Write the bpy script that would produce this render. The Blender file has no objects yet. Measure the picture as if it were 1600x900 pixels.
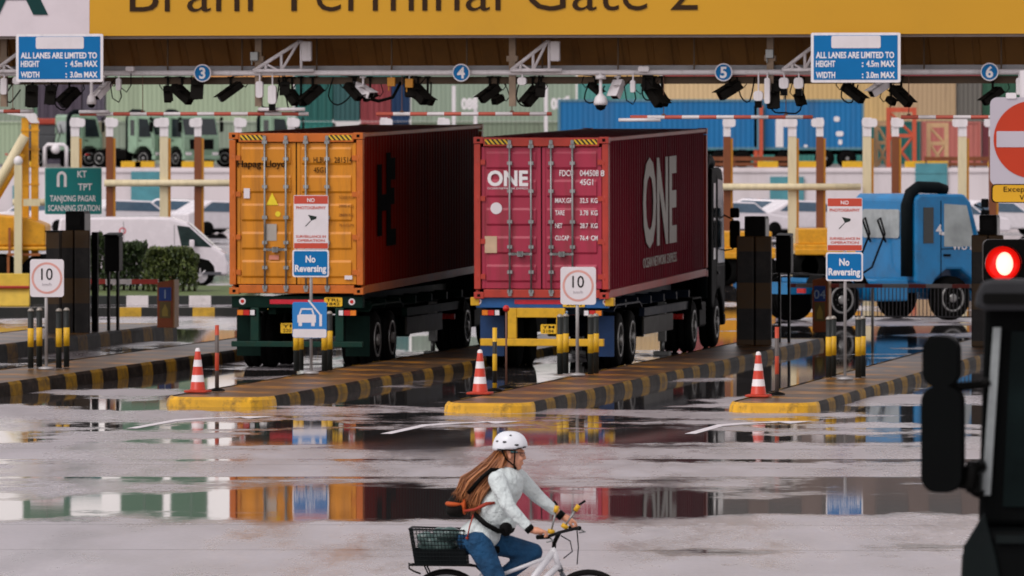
import bpy, bmesh, math, random
from mathutils import Vector, Matrix, noise as mnoise
R = math.radians
random.seed(7)
S = bpy.context.scene
COL = S.collection

# ------------------------------------------------------------------ camera
F, HOR, HC = 11000.0, 210.0, 4.21          # focal length in photo pixels, horizon row, eye height
cd = bpy.data.cameras.new('camera'); cam = bpy.data.objects.new('camera', cd); COL.objects.link(cam)
cam.location = (0, 0, HC); cam.rotation_euler = (R(90), 0, 0)
cd.sensor_width = 36; cd.lens = 36 * F / 1600; cd.shift_y = -(450 - HOR) / 1600
cd.clip_start = 1; cd.clip_end = 6000
cd.dof.use_dof = True; cd.dof.focus_distance = 78; cd.dof.aperture_fstop = 6.6
S.camera = cam

# ------------------------------------------------------------------ sky, sun, exposure
SUN_EL, SUN_AZ = 48, 222                   # veiled sun high on the left
w = bpy.data.worlds.new('World'); S.world = w; w.use_nodes = True
nt = w.node_tree; bg = nt.nodes['Background']; bg.inputs['Strength'].default_value = 0.15
sk = nt.nodes.new('ShaderNodeTexSky'); sk.sky_type = 'NISHITA'; sk.sun_disc = False
sk.sun_elevation = R(SUN_EL); sk.sun_rotation = R(SUN_AZ); sk.dust_density = 1; sk.air_density = 1.6; sk.ozone_density = 1
hs = nt.nodes.new('ShaderNodeHueSaturation'); hs.inputs['Saturation'].default_value = 0.12
mx = nt.nodes.new('ShaderNodeMix'); mx.data_type = 'RGBA'; mx.blend_type = 'MULTIPLY'; mx.inputs[0].default_value = 1
mx.inputs[7].default_value = (1.04, 0.955, 0.985, 1)
nt.links.new(sk.outputs[0], hs.inputs['Color']); nt.links.new(hs.outputs[0], mx.inputs[6]); nt.links.new(mx.outputs[2], bg.inputs['Color'])
sd = bpy.data.lights.new('sun', 'SUN'); sd.energy = 1.2; sd.angle = R(25); sd.color = (1, 0.95, 0.93)
sun = bpy.data.objects.new('sun', sd); COL.objects.link(sun)
az = R(SUN_AZ); el = R(SUN_EL)
sdir = Vector((math.sin(az) * math.cos(el), math.cos(az) * math.cos(el), math.sin(el)))
sun.rotation_euler = sdir.to_track_quat('Z', 'Y').to_euler()
S.view_settings.view_transform = 'Standard'; S.view_settings.look = 'None'
S.view_settings.gamma = 1; S.view_settings.exposure = 0.03
S.render.engine = 'CYCLES'; S.cycles.max_bounces = 6; S.cycles.use_denoising = True

# ------------------------------------------------------------------ frames of reference
TH = R(9.95); CT, ST = math.cos(TH), math.sin(TH)   # traffic lanes run 9.95 degrees to the viewing axis
def W(u, v, z=0): return Vector((u * CT + v * ST, -u * ST + v * CT, z))
def pu(px, v):                                       # across-lane coordinate of a photo column at lane depth v
    k = px - 800; return (k * v * CT - F * v * ST) / (F * CT + k * ST)
def dep(u, v): return -u * ST + v * CT
def pz(py, D): return HC - (py - HOR) * D / F
def gv(px, py, z=0):                                 # (u, v) of a photo point lying at height z
    D = F * (HC - z) / (py - HOR); x = (px - 800) * D / F
    return x * CT - D * ST, x * ST + D * CT
def px3(px, py, D): return Vector(((px - 800) * D / F, D, pz(py, D)))

# ------------------------------------------------------------------ materials
def lin(h):
    if isinstance(h, tuple): c = [x / 255 for x in h]
    else: c = [int(h[i:i + 2], 16) / 255 for i in (0, 2, 4)]
    return [x / 12.92 if x <= .04045 else ((x + .055) / 1.055) ** 2.4 for x in c]
MC = {}
def mat(name, col, rough=.5, metal=0.0, var=.10, scale=5.0, bump=0.0, bscale=60.0, bdist=.02, dirt=0.0, dcol='3a3028', streak=False, coat=0.0, emit=0.0, spec=None):
    if name in MC: return MC[name]
    m = bpy.data.materials.new(name); MC[name] = m; m.use_nodes = True
    t = m.node_tree; N, L = t.nodes, t.links; b = N['Principled BSDF']
    c = lin(col)
    tc = N.new('ShaderNodeTexCoord'); mp = N.new('ShaderNodeMapping'); L.new(tc.outputs['Object'], mp.inputs[0])
    if streak: mp.inputs['Scale'].default_value = (1, 1, .12)
    n = N.new('ShaderNodeTexNoise'); n.inputs['Scale'].default_value = scale; n.inputs['Detail'].default_value = 5
    L.new(mp.outputs[0], n.inputs['Vector'])
    r = N.new('ShaderNodeValToRGB'); L.new(n.outputs['Fac'], r.inputs[0])
    r.color_ramp.elements[0].position = .3; r.color_ramp.elements[1].position = .7
    r.color_ramp.elements[0].color = [max(0, x * (1 - var)) for x in c] + [1]
    r.color_ramp.elements[1].color = [min(1, x * (1 + var)) for x in c] + [1]
    out = r.outputs[0]
    if dirt:
        n2 = N.new('ShaderNodeTexNoise'); n2.inputs['Scale'].default_value = scale * 1.7; n2.inputs['Detail'].default_value = 8; n2.inputs['Roughness'].default_value = .7
        L.new(mp.outputs[0], n2.inputs['Vector'])
        r2 = N.new('ShaderNodeValToRGB'); L.new(n2.outputs['Fac'], r2.inputs[0])
        r2.color_ramp.elements[0].position = .5; r2.color_ramp.elements[1].position = .72
        r2.color_ramp.elements[0].color = (0, 0, 0, 1); r2.color_ramp.elements[1].color = (dirt, dirt, dirt, 1)
        mm = N.new('ShaderNodeMix'); mm.data_type = 'RGBA'
        L.new(r2.outputs[0], mm.inputs[0]); L.new(out, mm.inputs[6]); mm.inputs[7].default_value = lin(dcol) + [1]
        out = mm.outputs[2]
    L.new(out, b.inputs['Base Color'])
    mr = N.new('ShaderNodeMapRange'); L.new(n.outputs['Fac'], mr.inputs[0])
    mr.inputs[3].default_value = max(.02, rough - .08); mr.inputs[4].default_value = min(1, rough + .1)
    L.new(mr.outputs[0], b.inputs['Roughness'])
    b.inputs['Metallic'].default_value = metal
    b.inputs['Coat Weight'].default_value = coat
    lum = max(c); b.inputs['Specular IOR Level'].default_value = spec if spec is not None else (.05 if lum < .02 else .15 if lum < .06 else .4)
    if emit:
        b.inputs['Emission Color'].default_value = c + [1]; b.inputs['Emission Strength'].default_value = emit
    if bump:
        n3 = N.new('ShaderNodeTexNoise'); n3.inputs['Scale'].default_value = bscale; n3.inputs['Detail'].default_value = 4
        L.new(tc.outputs['Object'], n3.inputs['Vector'])
        bp = N.new('ShaderNodeBump'); bp.inputs['Strength'].default_value = bump; bp.inputs['Distance'].default_value = bdist
        L.new(n3.outputs['Fac'], bp.inputs['Height']); L.new(bp.outputs[0], b.inputs['Normal'])
    return m
def stripe(name, ca, cb, vec, period, off=0.0, duty=.5, rough=.5, dirt=.35, bright=None):
    """paint in two colours alternating along vec (object space)"""
    if name in MC: return MC[name]
    m = mat(name, 'ffffff', rough)
    t = m.node_tree; N, L = t.nodes, t.links; b = N['Principled BSDF']
    tc = N.new('ShaderNodeTexCoord'); d = N.new('ShaderNodeVectorMath'); d.operation = 'DOT_PRODUCT'
    L.new(tc.outputs['Object'], d.inputs[0]); d.inputs[1].default_value = vec
    a = N.new('ShaderNodeMath'); a.operation = 'MULTIPLY_ADD'; L.new(d.outputs['Value'], a.inputs[0]); a.inputs[1].default_value = 1 / period; a.inputs[2].default_value = off + 100
    f = N.new('ShaderNodeMath'); f.operation = 'FRACT'; L.new(a.outputs[0], f.inputs[0])
    g = N.new('ShaderNodeMath'); g.operation = 'GREATER_THAN'; L.new(f.outputs[0], g.inputs[0]); g.inputs[1].default_value = duty
    mm = N.new('ShaderNodeMix'); mm.data_type = 'RGBA'; L.new(g.outputs[0], mm.inputs[0])
    mm.inputs[6].default_value = lin(ca) + [1]; mm.inputs[7].default_value = lin(cb) + [1]
    n = N.new('ShaderNodeTexNoise'); n.inputs['Scale'].default_value = 3.5; n.inputs['Detail'].default_value = 9; n.inputs['Roughness'].default_value = .7
    L.new(tc.outputs['Object'], n.inputs['Vector'])
    r = N.new('ShaderNodeValToRGB'); L.new(n.outputs['Fac'], r.inputs[0]); r.color_ramp.elements[0].position = .45; r.color_ramp.elements[1].position = .68
    r.color_ramp.elements[0].color = (0, 0, 0, 1); r.color_ramp.elements[1].color = (dirt, dirt, dirt, 1)
    m2 = N.new('ShaderNodeMix'); m2.data_type = 'RGBA'; L.new(r.outputs[0], m2.inputs[0]); L.new(mm.outputs[2], m2.inputs[6]); m2.inputs[7].default_value = lin('3b352f') + [1]
    L.new(m2.outputs[2], b.inputs['Base Color'])
    return m
def glass_dark(name, col, rough=.06):
    m = mat(name, col, rough, var=.05); b = m.node_tree.nodes['Principled BSDF']; b.inputs['Specular IOR Level'].default_value = .8
    return m
def stripe_mix(m): return m

# ------------------------------------------------------------------ mesh builder
class MB:
    def __init__(s): s.bm = bmesh.new(); s.mi = 0
    def _v(s, pts): return [s.bm.verts.new(p) for p in pts]
    def face(s, pts):
        f = s.bm.faces.new(s._v(pts)); f.material_index = s.mi; return s
    def box(s, x0, x1, y0, y1, z0, z1, M=None):
        P = [(x0, y0, z0), (x1, y0, z0), (x1, y1, z0), (x0, y1, z0), (x0, y0, z1), (x1, y0, z1), (x1, y1, z1), (x0, y1, z1)]
        if M: P = [M @ Vector(p) for p in P]
        v = s._v(P)
        for q in ((0, 3, 2, 1), (4, 5, 6, 7), (0, 1, 5, 4), (1, 2, 6, 5), (2, 3, 7, 6), (3, 0, 4, 7)):
            f = s.bm.faces.new([v[i] for i in q]); f.material_index = s.mi
        return s
    def cbox(s, c, d, M=None):
        x, y, z = c; a, b, e = d[0] / 2, d[1] / 2, d[2] / 2
        if M is None: return s.box(x - a, x + a, y - b, y + b, z - e, z + e)
        return s.box(-a, a, -b, b, -e, e, Matrix.Translation(c) @ M)
    def ring(s, c, ax, r, seg):
        ax = Vector(ax).normalized(); t = ax.orthogonal().normalized(); b = ax.cross(t)
        return [Vector(c) + (t * math.cos(2 * math.pi * i / seg) + b * math.sin(2 * math.pi * i / seg)) * r for i in range(seg)]
    def cyl(s, p0, p1, r0, r1=None, seg=14, caps=True):
        r1 = r0 if r1 is None else r1; ax = Vector(p1) - Vector(p0)
        a, b = s._v(s.ring(p0, ax, r0, seg)), s._v(s.ring(p1, ax, r1, seg))
        for i in range(seg):
            j = (i + 1) % seg; f = s.bm.faces.new((a[i], a[j], b[j], b[i])); f.material_index = s.mi; f.smooth = seg > 7
        if caps:
            s.bm.faces.new(list(reversed(a))).material_index = s.mi; s.bm.faces.new(b).material_index = s.mi
        return s
    def tube(s, pts, r, seg=8):
        pts = [Vector(p) for p in pts]; n = len(pts); rr = r if isinstance(r, (list, tuple)) else [r] * n
        prev = None; t = None
        for i, p in enumerate(pts):
            d = (pts[min(i + 1, n - 1)] - pts[max(i - 1, 0)]).normalized()
            if t is None: t = d.orthogonal().normalized()
            t = (t - d * t.dot(d)).normalized(); b = d.cross(t)
            cur = s._v([p + (t * math.cos(2 * math.pi * k / seg) + b * math.sin(2 * math.pi * k / seg)) * rr[i] for k in range(seg)])
            if prev:
                for k in range(seg):
                    j = (k + 1) % seg; f = s.bm.faces.new((prev[k], prev[j], cur[j], cur[k])); f.smooth = True; f.material_index = s.mi
            else: s.bm.faces.new(list(reversed(cur))).material_index = s.mi
            prev = cur
        s.bm.faces.new(prev).material_index = s.mi
        return s
    def prism(s, poly, axis, a0, a1):
        """2D outline extruded along an axis: 'x' poly is (y,z), 'y' poly is (x,z), 'z' poly is (x,y)"""
        def mk(p, a): return {'x': (a, p[0], p[1]), 'y': (p[0], a, p[1]), 'z': (p[0], p[1], a)}[axis]
        A, B = s._v([mk(p, a0) for p in poly]), s._v([mk(p, a1) for p in poly]); n = len(poly)
        for i in range(n):
            j = (i + 1) % n; s.bm.faces.new((A[i], A[j], B[j], B[i])).material_index = s.mi
        s.bm.faces.new(list(reversed(A))).material_index = s.mi; s.bm.faces.new(B).material_index = s.mi
        return s
    def lathe(s, prof, c=(0, 0, 0), seg=20, M=None):
        rings = []
        for r, z in prof:
            pts = [Vector((r * math.cos(2 * math.pi * i / seg), r * math.sin(2 * math.pi * i / seg), z)) for i in range(seg)]
            pts = [(M @ p if M else p) + Vector(c) for p in pts]; rings.append(s._v(pts))
        for a, b in zip(rings, rings[1:]):
            for i in range(seg):
                j = (i + 1) % seg; f = s.bm.faces.new((a[i], a[j], b[j], b[i])); f.smooth = True; f.material_index = s.mi
        s.bm.faces.new(list(reversed(rings[0]))).material_index = s.mi; s.bm.faces.new(rings[-1]).material_index = s.mi
        return s
    def ball(s, c, r, u=14, v=9):
        r = (r, r, r) if not isinstance(r, (tuple, list)) else r
        m = Matrix.Translation(c) @ Matrix.Diagonal((r[0], r[1], r[2], 1))
        k = bmesh.ops.create_uvsphere(s.bm, u_segments=u, v_segments=v, radius=1, matrix=m)
        for vv in k['verts']:
            for f in vv.link_faces: f.smooth = True; f.material_index = s.mi
        return s
    def limb(s, a, b, ra, rb, u=12):
        s.ball(a, ra, u, 8); s.ball(b, rb, u, 8); s.cyl(a, b, ra, rb, u, False); return s
    def rrect(s, x0, x1, z0, z1, r, y0, y1, n=4):
        P = []
        for cx, cz, a0 in ((x1 - r, z1 - r, 0), (x0 + r, z1 - r, 90), (x0 + r, z0 + r, 180), (x1 - r, z0 + r, 270)):
            for k in range(n + 1):
                a = R(a0 + 90 * k / n); P.append((cx + r * math.cos(a), cz + r * math.sin(a)))
        return s.prism(P, 'y', y0, y1)
    def disc(s, c, r, y0, y1, seg=28):
        return s.prism([(c[0] + r * math.cos(2 * math.pi * i / seg), c[1] + r * math.sin(2 * math.pi * i / seg)) for i in range(seg)], 'y', y0, y1)
_fc = {}
def glyphs(body, bold=0.0):
    k = (body, bold)
    if k not in _fc:
        cu = bpy.data.curves.new('t', 'FONT'); cu.body = body; cu.size = 1; cu.resolution_u = 3; cu.offset = bold; cu.fill_mode = 'BOTH'; cu.extrude = .02
        o = bpy.data.objects.new('t', cu); COL.objects.link(o); bpy.context.view_layer.update()
        me = bpy.data.meshes.new_from_object(o.evaluated_get(bpy.context.evaluated_depsgraph_get()))
        V = [tuple(v.co) for v in me.vertices]; P = [tuple(p.vertices) for p in me.polygons]
        bpy.data.objects.remove(o); bpy.data.curves.remove(cu); bpy.data.meshes.remove(me); _fc[k] = (V, P)
    return _fc[k]
def put_text(mb, body, x, z, cap, width=None, align='L', bold=0.0, depth=-.003, ext=.004, plane='front', rot=0):
    """letters of cap height `cap`, standing proud of a panel whose face lies at `depth`"""
    V, P = glyphs(body, bold); s = cap / .70
    x0, x1 = min(v[0] for v in V), max(v[0] for v in V)
    sx = width / (x1 - x0) if width else s
    o = {'L': x0, 'C': (x0 + x1) / 2, 'R': x1}[align]
    vs = []
    for vx, vy, vz in V:
        a, b, d = (vx - o) * sx, vy * s, (.5 - vz / .04) * ext
        if rot: a, b = a * math.cos(rot) - b * math.sin(rot), a * math.sin(rot) + b * math.cos(rot)
        vs.append(mb.bm.verts.new((x + a, depth + d - ext, z + b) if plane == 'front' else (depth - d + ext, x + a, z + b)))
    for p in P:
        try: mb.bm.faces.new([vs[i] for i in p]).material_index = mb.mi
        except ValueError: pass

def obj(name, mb, mats, parent=None, loc=None, bevel=0.0, smooth=False, recalc=True):
    me = bpy.data.meshes.new(name)
    if recalc: bmesh.ops.recalc_face_normals(mb.bm, faces=mb.bm.faces)
    mb.bm.to_mesh(me); mb.bm.free()
    for m in (mats if isinstance(mats, (list, tuple)) else [mats]): me.materials.append(m)
    o = bpy.data.objects.new(name, me); COL.objects.link(o)
    if parent: o.parent = parent
    if loc is not None: o.location = loc
    if bevel:
        b = o.modifiers.new('bevel', 'BEVEL'); b.width = bevel; b.segments = 2; b.limit_method = 'ANGLE'; b.angle_limit = R(40)
    if smooth:
        for p in me.polygons: p.use_smooth = True
    return o
def tag(o, label, cat, group=None):
    o['label'] = label; o['category'] = cat
    if group: o['group'] = group
    return o
def thing(name, label, cat, loc, rotz=None, group=None, pitch=0.0):
    o = bpy.data.objects.new(name, None); COL.objects.link(o); o.location = loc
    o.rotation_euler = (pitch, 0, -TH if rotz is None else rotz); o.empty_display_size = .2
    return tag(o, label, cat, group)
def struct(o, kind='structure'): o['kind'] = kind; return o
def dup(root, loc, rotz=None, label=None, keep=None):
    r = root.copy(); COL.objects.link(r); r.location = loc
    if rotz is not None: r.rotation_euler = (r.rotation_euler[0], 0, rotz)
    if label: r['label'] = label
    def rec(a, b):
        for ch in list(a.children):
            c = ch.copy(); COL.objects.link(c); c.parent = b; rec(ch, c)
    rec(root, r); return r

# common materials
WHITE = mat('white paint', 'e4dfe0', .45, var=.05, dirt=.25, dcol='8d857c', streak=True)
WHITE_SIGN = mat('white sign face', 'dcd6d8', .35, var=.03, scale=2, dirt=.12, dcol='9a9088')
LETTER_WHITE = mat('white letters', 'e6e2e2', .4, var=.04)
LETTER_BLACK = mat('black letters', '1c1814', .5, var=.05)
BLUE_SIGN = mat('blue sign face', '0a6ca8', .45, var=.06, scale=2, spec=.15)
BLACK = mat('black housing', '0c0c0b', .45, var=.2)
BLACK_GLOSS = mat('black gloss', '0b0b0b', .2, var=.1)
RUBBER = mat('tyre rubber', '0e0e0d', .75, var=.25, bump=.3, bscale=50)
STEEL = mat('galvanised steel', '8f9290', .4, .7, var=.15, scale=8)
DARK_STEEL = mat('dark chassis steel', '0e0d0b', .6, .2, var=.3)
RIM = mat('wheel rim', '8b8b88', .35, .6, var=.2)
POLE = mat('grey pole', 'a5a2a0', .4, .4, var=.1)
CREAM = mat('cream post paint', 'd8cba6', .5, var=.08, dirt=.25, dcol='6d5a3a', streak=True)
BROWN = mat('brown post paint', '7c4524', .55, var=.15, dirt=.3, streak=True)
YELLOW = mat('yellow paint', 'dfae22', .45, var=.1, dirt=.3, dcol='5a4420')
RED = mat('red lamp plastic', 'c01c16', .25, var=.1)
AMBER = mat('amber lamp plastic', 'e07a14', .25, var=.1)
TEAL_GLASS = glass_dark('dark glazing', '1a2526')
# ================================================================== ground
def wet_ground():
    m = bpy.data.materials.new('wet concrete road'); m.use_nodes = True
    t = m.node_tree; N, L = t.nodes, t.links; b = N['Principled BSDF']
    geo = N.new('ShaderNodeNewGeometry')
    def mp(scale, rot=0):
        k = N.new('ShaderNodeMapping'); k.inputs['Scale'].default_value = scale; k.inputs['Rotation'].default_value = (0, 0, rot)
        L.new(geo.outputs['Position'], k.inputs[0]); return k.outputs[0]
    def nz(vec, sc, det=5, ro=.55):
        k = N.new('ShaderNodeTexNoise'); k.inputs['Scale'].default_value = sc; k.inputs['Detail'].default_value = det; k.inputs['Roughness'].default_value = ro
        L.new(vec, k.inputs['Vector']); return k.outputs['Fac']
    def mth(op, a, bb=None, cc=None):
        k = N.new('ShaderNodeMath'); k.operation = op
        for i, x in enumerate((a, bb, cc)):
            if x is None: continue
            if isinstance(x, (int, float)): k.inputs[i].default_value = x
            else: L.new(x, k.inputs[i])
        return k.outputs[0]
    def sstep(x, lo, hi):
        k = N.new('ShaderNodeMapRange'); k.interpolation_type = 'SMOOTHSTEP'; L.new(x, k.inputs[0]); k.inputs[1].default_value = lo; k.inputs[2].default_value = hi; return k.outputs[0]
    pos = mp((1, 1, 1))
    sx = N.new('ShaderNodeSeparateXYZ'); L.new(pos, sx.inputs[0])
    y = sx.outputs['Y']
    wob = nz(pos, .16, 6, .62); wob2 = nz(pos, .045, 3)
    ye = mth('MULTIPLY_ADD', mth('SUBTRACT', wob, .5), 11.0, y)
    wob3 = nz(mp((1, .4, 1)), .9, 6, .7); ye = mth('MULTIPLY_ADD', mth('SUBTRACT', wob3, .5), 4.5, ye)
    ye = mth('MULTIPLY_ADD', mth('SUBTRACT', wob2, .5), 5.0, ye)
    def band(a, bnd, soft):      # shallow drain lines running across the apron, filled with water
        return mth('MULTIPLY', sstep(ye, a - soft, a + soft), mth('SUBTRACT', 1, sstep(ye, bnd - soft, bnd + soft)))
    def sband(a, bnd, soft):     # straight side (the drain's own edge)
        return mth('MULTIPLY', sstep(ye, a - soft * 5 + .4, a + soft + .9), mth('SUBTRACT', 1, sstep(y, bnd - soft, bnd + soft)))
    n1 = nz(pos, .11, 8, .66); n2 = nz(mp((1, .22, 1)), .8, 6, .7)
    far = sstep(y, 91, 97)
    n1 = mth('MULTIPLY_ADD', mth('SUBTRACT', n2, .5), .16, n1)
    patches = mth('MULTIPLY', sstep(mth('MULTIPLY_ADD', far, .085, n1), .52, .58), far)
    near = mth('MULTIPLY', sstep(n1, .61, .70), mth('SUBTRACT', 1, far))
    hol = sstep(mth('MULTIPLY_ADD', wob2, .5, n1), .80, .90)          # dry humps inside the long puddle
    pud = mth('MAXIMUM', patches, mth('MAXIMUM', near, mth('MULTIPLY', mth('SUBTRACT', 1, mth('MULTIPLY', hol, .9)), mth('MAXIMUM', sband(77.2, 86.6, .25), sband(90.0, 91.3, .1)))))
    fine = nz(pos, 9, 6, .65); mid = nz(mp((1, .35, 1)), .7, 6, .6); big = nz(pos, .05, 4)
    film = sstep(nz(mp((1, .16, 1)), .45, 7, .68), .44, .62)           # thin wet film over the concrete
    cr = N.new('ShaderNodeValToRGB'); L.new(mid, cr.inputs[0])
    cr.color_ramp.elements[0].position = .3; cr.color_ramp.elements[1].position = .72
    cr.color_ramp.elements[0].color = (.28, .255, .265, 1); cr.color_ramp.elements[1].color = (.44, .405, .42, 1)
    # tyre-darkened strips along the lanes, straight tar joints across
    wl = N.new('ShaderNodeVectorMath'); wl.operation = 'DOT_PRODUCT'; L.new(pos, wl.inputs[0]); wl.inputs[1].default_value = (CT, -ST, 0)
    jv = N.new('ShaderNodeVectorMath'); jv.operation = 'DOT_PRODUCT'; L.new(pos, jv.inputs[0]); jv.inputs[1].default_value = (.02, 1, 0)
    jf = mth('ABSOLUTE', mth('SUBTRACT', mth('FRACT', mth('MULTIPLY', jv.outputs['Value'], 1 / 4.6)), .5))
    joint = mth('LESS_THAN', jf, .012)
    oil = sstep(nz(mp((1.2, .25, 1), TH), .5, 5, .6), .55, .75)
    dk = N.new('ShaderNodeMix'); dk.data_type = 'RGBA'; dk.blend_type = 'MULTIPLY'
    L.new(mth('MAXIMUM', mth('MULTIPLY', oil, .32), mth('MULTIPLY', joint, .6)), dk.inputs[0]); L.new(cr.outputs[0], dk.inputs[6]); dk.inputs[7].default_value = (.3, .28, .26, 1)
    pm = N.new('ShaderNodeMix'); pm.data_type = 'RGBA'; L.new(pud, pm.inputs[0]); L.new(dk.outputs[2], pm.inputs[6]); pm.inputs[7].default_value = (.045, .042, .042, 1)
    L.new(pm.outputs[2], b.inputs['Base Color'])
    rg = N.new('ShaderNodeMapRange'); L.new(mth('MULTIPLY_ADD', fine, .3, mth('MULTIPLY', mid, .7)), rg.inputs[0]); rg.inputs[1].default_value = .3; rg.inputs[2].default_value = .7
    rg.inputs[3].default_value = .22; rg.inputs[4].default_value = .5
    rm = N.new('ShaderNodeMix'); rm.data_type = 'FLOAT'; L.new(pud, rm.inputs[0]); L.new(mth('MULTIPLY', rg.outputs[0], mth('SUBTRACT', 1, mth('MULTIPLY', film, .55))), rm.inputs[2]); rm.inputs[3].default_value = .035
    L.new(rm.outputs[0], b.inputs['Roughness'])
    bp = N.new('ShaderNodeBump'); bp.inputs['Distance'].default_value = .004
    rip = nz(mp((1, 1, 1)), 2.6, 3, .5)
    L.new(mth('MULTIPLY_ADD', mth('SUBTRACT', 1, pud), .6, .06), bp.inputs['Strength'])
    hm = N.new('ShaderNodeMix'); hm.data_type = 'FLOAT'; L.new(pud, hm.inputs[0]); L.new(fine, hm.inputs[2]); L.new(rip, hm.inputs[3]); L.new(hm.outputs[0], bp.inputs['Height']); L.new(bp.outputs[0], b.inputs['Normal'])
    b.inputs['Specular IOR Level'].default_value = .5
    return m
WETROAD = wet_ground()
mb = MB(); mb.face([(-1500, -60, 0), (1500, -60, 0), (1500, 3500, 0), (-1500, 3500, 0)])
struct(obj('ground', mb, WETROAD))

# raised yard road behind, with its retaining wall
mb = MB(); mb.box(-600, 600, 380.6, 1600, .0, 2.4)
struct(obj('raised_yard', mb, mat('yard paving', '6e6a68', .6, var=.15, scale=.3)))
wl_ = thing('retaining_wall', 'long white retaining wall holding up the raised yard road', 'wall', (0, 380, 0), 0)
mb = MB(); mb.box(-110, 110, 0, .5, 0, 2.42); mb.box(-110, 110, -.08, 0, 2.16, 2.3)
obj('wall_face', mb, mat('white wall paint', 'dcd3d4', .6, var=.05, scale=.4, dirt=.3, dcol='9c9088', streak=True), wl_)
for a, b_, c, d in ((205, 250, 268, 315), (-60, -20, 270, 320), (1203, 1256, 276, 330), (1430, 1480, 255, 300), (20, 26, 290, 330), (590, 640, 268, 315)):
    p0, p1 = px3(a, c, 380), px3(b_, d, 380)
    mb = MB(); mb.box(p0.x, p1.x, -.14, -.09, max(.1, p1.z), p0.z - .0)
    mb.box(p0.x, p1.x, -.17, -.145, (p0.z + p1.z) / 2 + .22, (p0.z + p1.z) / 2 + .34)
    obj('window', mb, mat('teal shutter', '4f8f98', .35, var=.15, scale=1.5), wl_)
# brown guard rails on the raised road's edge
for k, (a, b_) in enumerate(((1060, 1235), (1445, 1600))):
    p0, p1 = px3(a, 250, 381.5), px3(b_, 250, 381.5)
    g = thing('guard_rail', ['brown guard rail in front of the blue container trailers', 'brown guard rail beyond the red loading frames'][k], 'guard rail', (p0.x, 381.5, 2.4), 0, 'guard rails on the raised road')
    L_ = p1.x - p0.x
    mb = MB(); mb.box(0, L_, 0, .08, .38, .6); obj('beam', mb, BROWN, g)
    mb = MB(); mb.box(0, L_, 0, .08, .1, .28); obj('beam', mb, BROWN, g)
    for i in range(5):
        mb = MB(); mb.box(L_ * i / 4.05, L_ * i / 4.05 + .1, .08, .18, 0, .62); obj('post', mb, BROWN, g)
proto = None
for k, px in enumerate((205, 226, 300, 318, 382, 36, 1200, 1262, 1332, 1430, 1465, 1560)):
    p = px3(px, 252, 380.2)
    mb = MB(); mb.box(-.55, .55, 0, .3, 0, .34)
    if proto is None: proto = obj('kerb_block', mb, YELLOW, None, bevel=.03); o = proto
    else: o = proto.copy(); COL.objects.link(o); mb.bm.free()
    o.location = (p.x, 380.12, 2.42)
    tag(o, 'yellow concrete kerb block on top of the white retaining wall', 'kerb block', 'yellow kerb blocks along the raised road')

# ================================================================== container stacks beyond
def corr_mat(name, col, sc=12.0):
    m = mat(name, col, .55, var=.10, scale=.35, dirt=.3, dcol='4c4036', streak=True)
    t = m.node_tree; N, L = t.nodes, t.links; b = N['Principled BSDF']
    tc = N.new('ShaderNodeTexCoord'); wv = N.new('ShaderNodeTexWave'); wv.wave_type = 'BANDS'; wv.bands_direction = 'X'; wv.inputs['Scale'].default_value = 1.1
    L.new(tc.outputs['Object'], wv.inputs['Vector']); bp = N.new('ShaderNodeBump'); bp.inputs['Strength'].default_value = .5; bp.inputs['Distance'].default_value = .05
    L.new(wv.outputs['Fac'], bp.inputs['Height']); L.new(bp.outputs[0], b.inputs['Normal'])
    return m
SAGE, SAGE_D, TEALC, TEALD = corr_mat('sage container', 'a3b596'), corr_mat('grey green container', '8d9b88'), corr_mat('teal container', '2a7a70'), corr_mat('dark teal container', '1f5f58')
MAROON, NAVY, PLUM, CREAMC = corr_mat('maroon container', '8c3a3e'), corr_mat('navy container', '14385f'), corr_mat('plum grey container', '4d4350'), corr_mat('cream container', 'd6b98a')
TANC, GREYC, GREENC, SALMON = corr_mat('tan container', 'b79c78'), corr_mat('grey container', '6d6a62'), corr_mat('green container', '27553f'), corr_mat('salmon container', 'b86a60')
BLUEC = corr_mat('blue container', '0b6da6'); STEELB = corr_mat('steel blue container end', '557f90')
YD = 432.0; TZ = 2.4; TH_ = 2.62
def stack_box(px0, px1, tier, m, label, group=None, D=YD):
    x0, x1 = (px0 - 800) * D / F, (px1 - 800) * D / F; wd = x1 - x0
    dp = 12.19 if wd < 3.4 else 2.44
    t = thing('shipping_container', label, 'container', ((x0 + x1) / 2, D, TZ + tier * TH_), 0, group)
    h = wd / 2 - .02
    mb = MB(); mb.box(-h + .1, h - .1, .03, dp, .12, 2.5); mb.box(-h + .16, h - .16, 0, dp, 2.5, 2.55); obj('body', mb, m, t)
    mb = MB()
    for sx in (-1, 1): mb.box(sx * h - .1 if sx > 0 else -h, sx * h if sx > 0 else -h + .1, -.02, .1, 0, 2.6)
    mb.box(-h + .1, h - .1, -.02, .08, 0, .15); mb.box(-h + .1, h - .1, -.02, .08, 2.48, 2.6)
    if wd < 3.4:
        for q in (-.6, -.2, .2, .6): mb.box(q * h - .03, q * h + .03, -.03, .028, .16, 2.47)
    obj('frame', mb, m, t)
    return t
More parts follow.
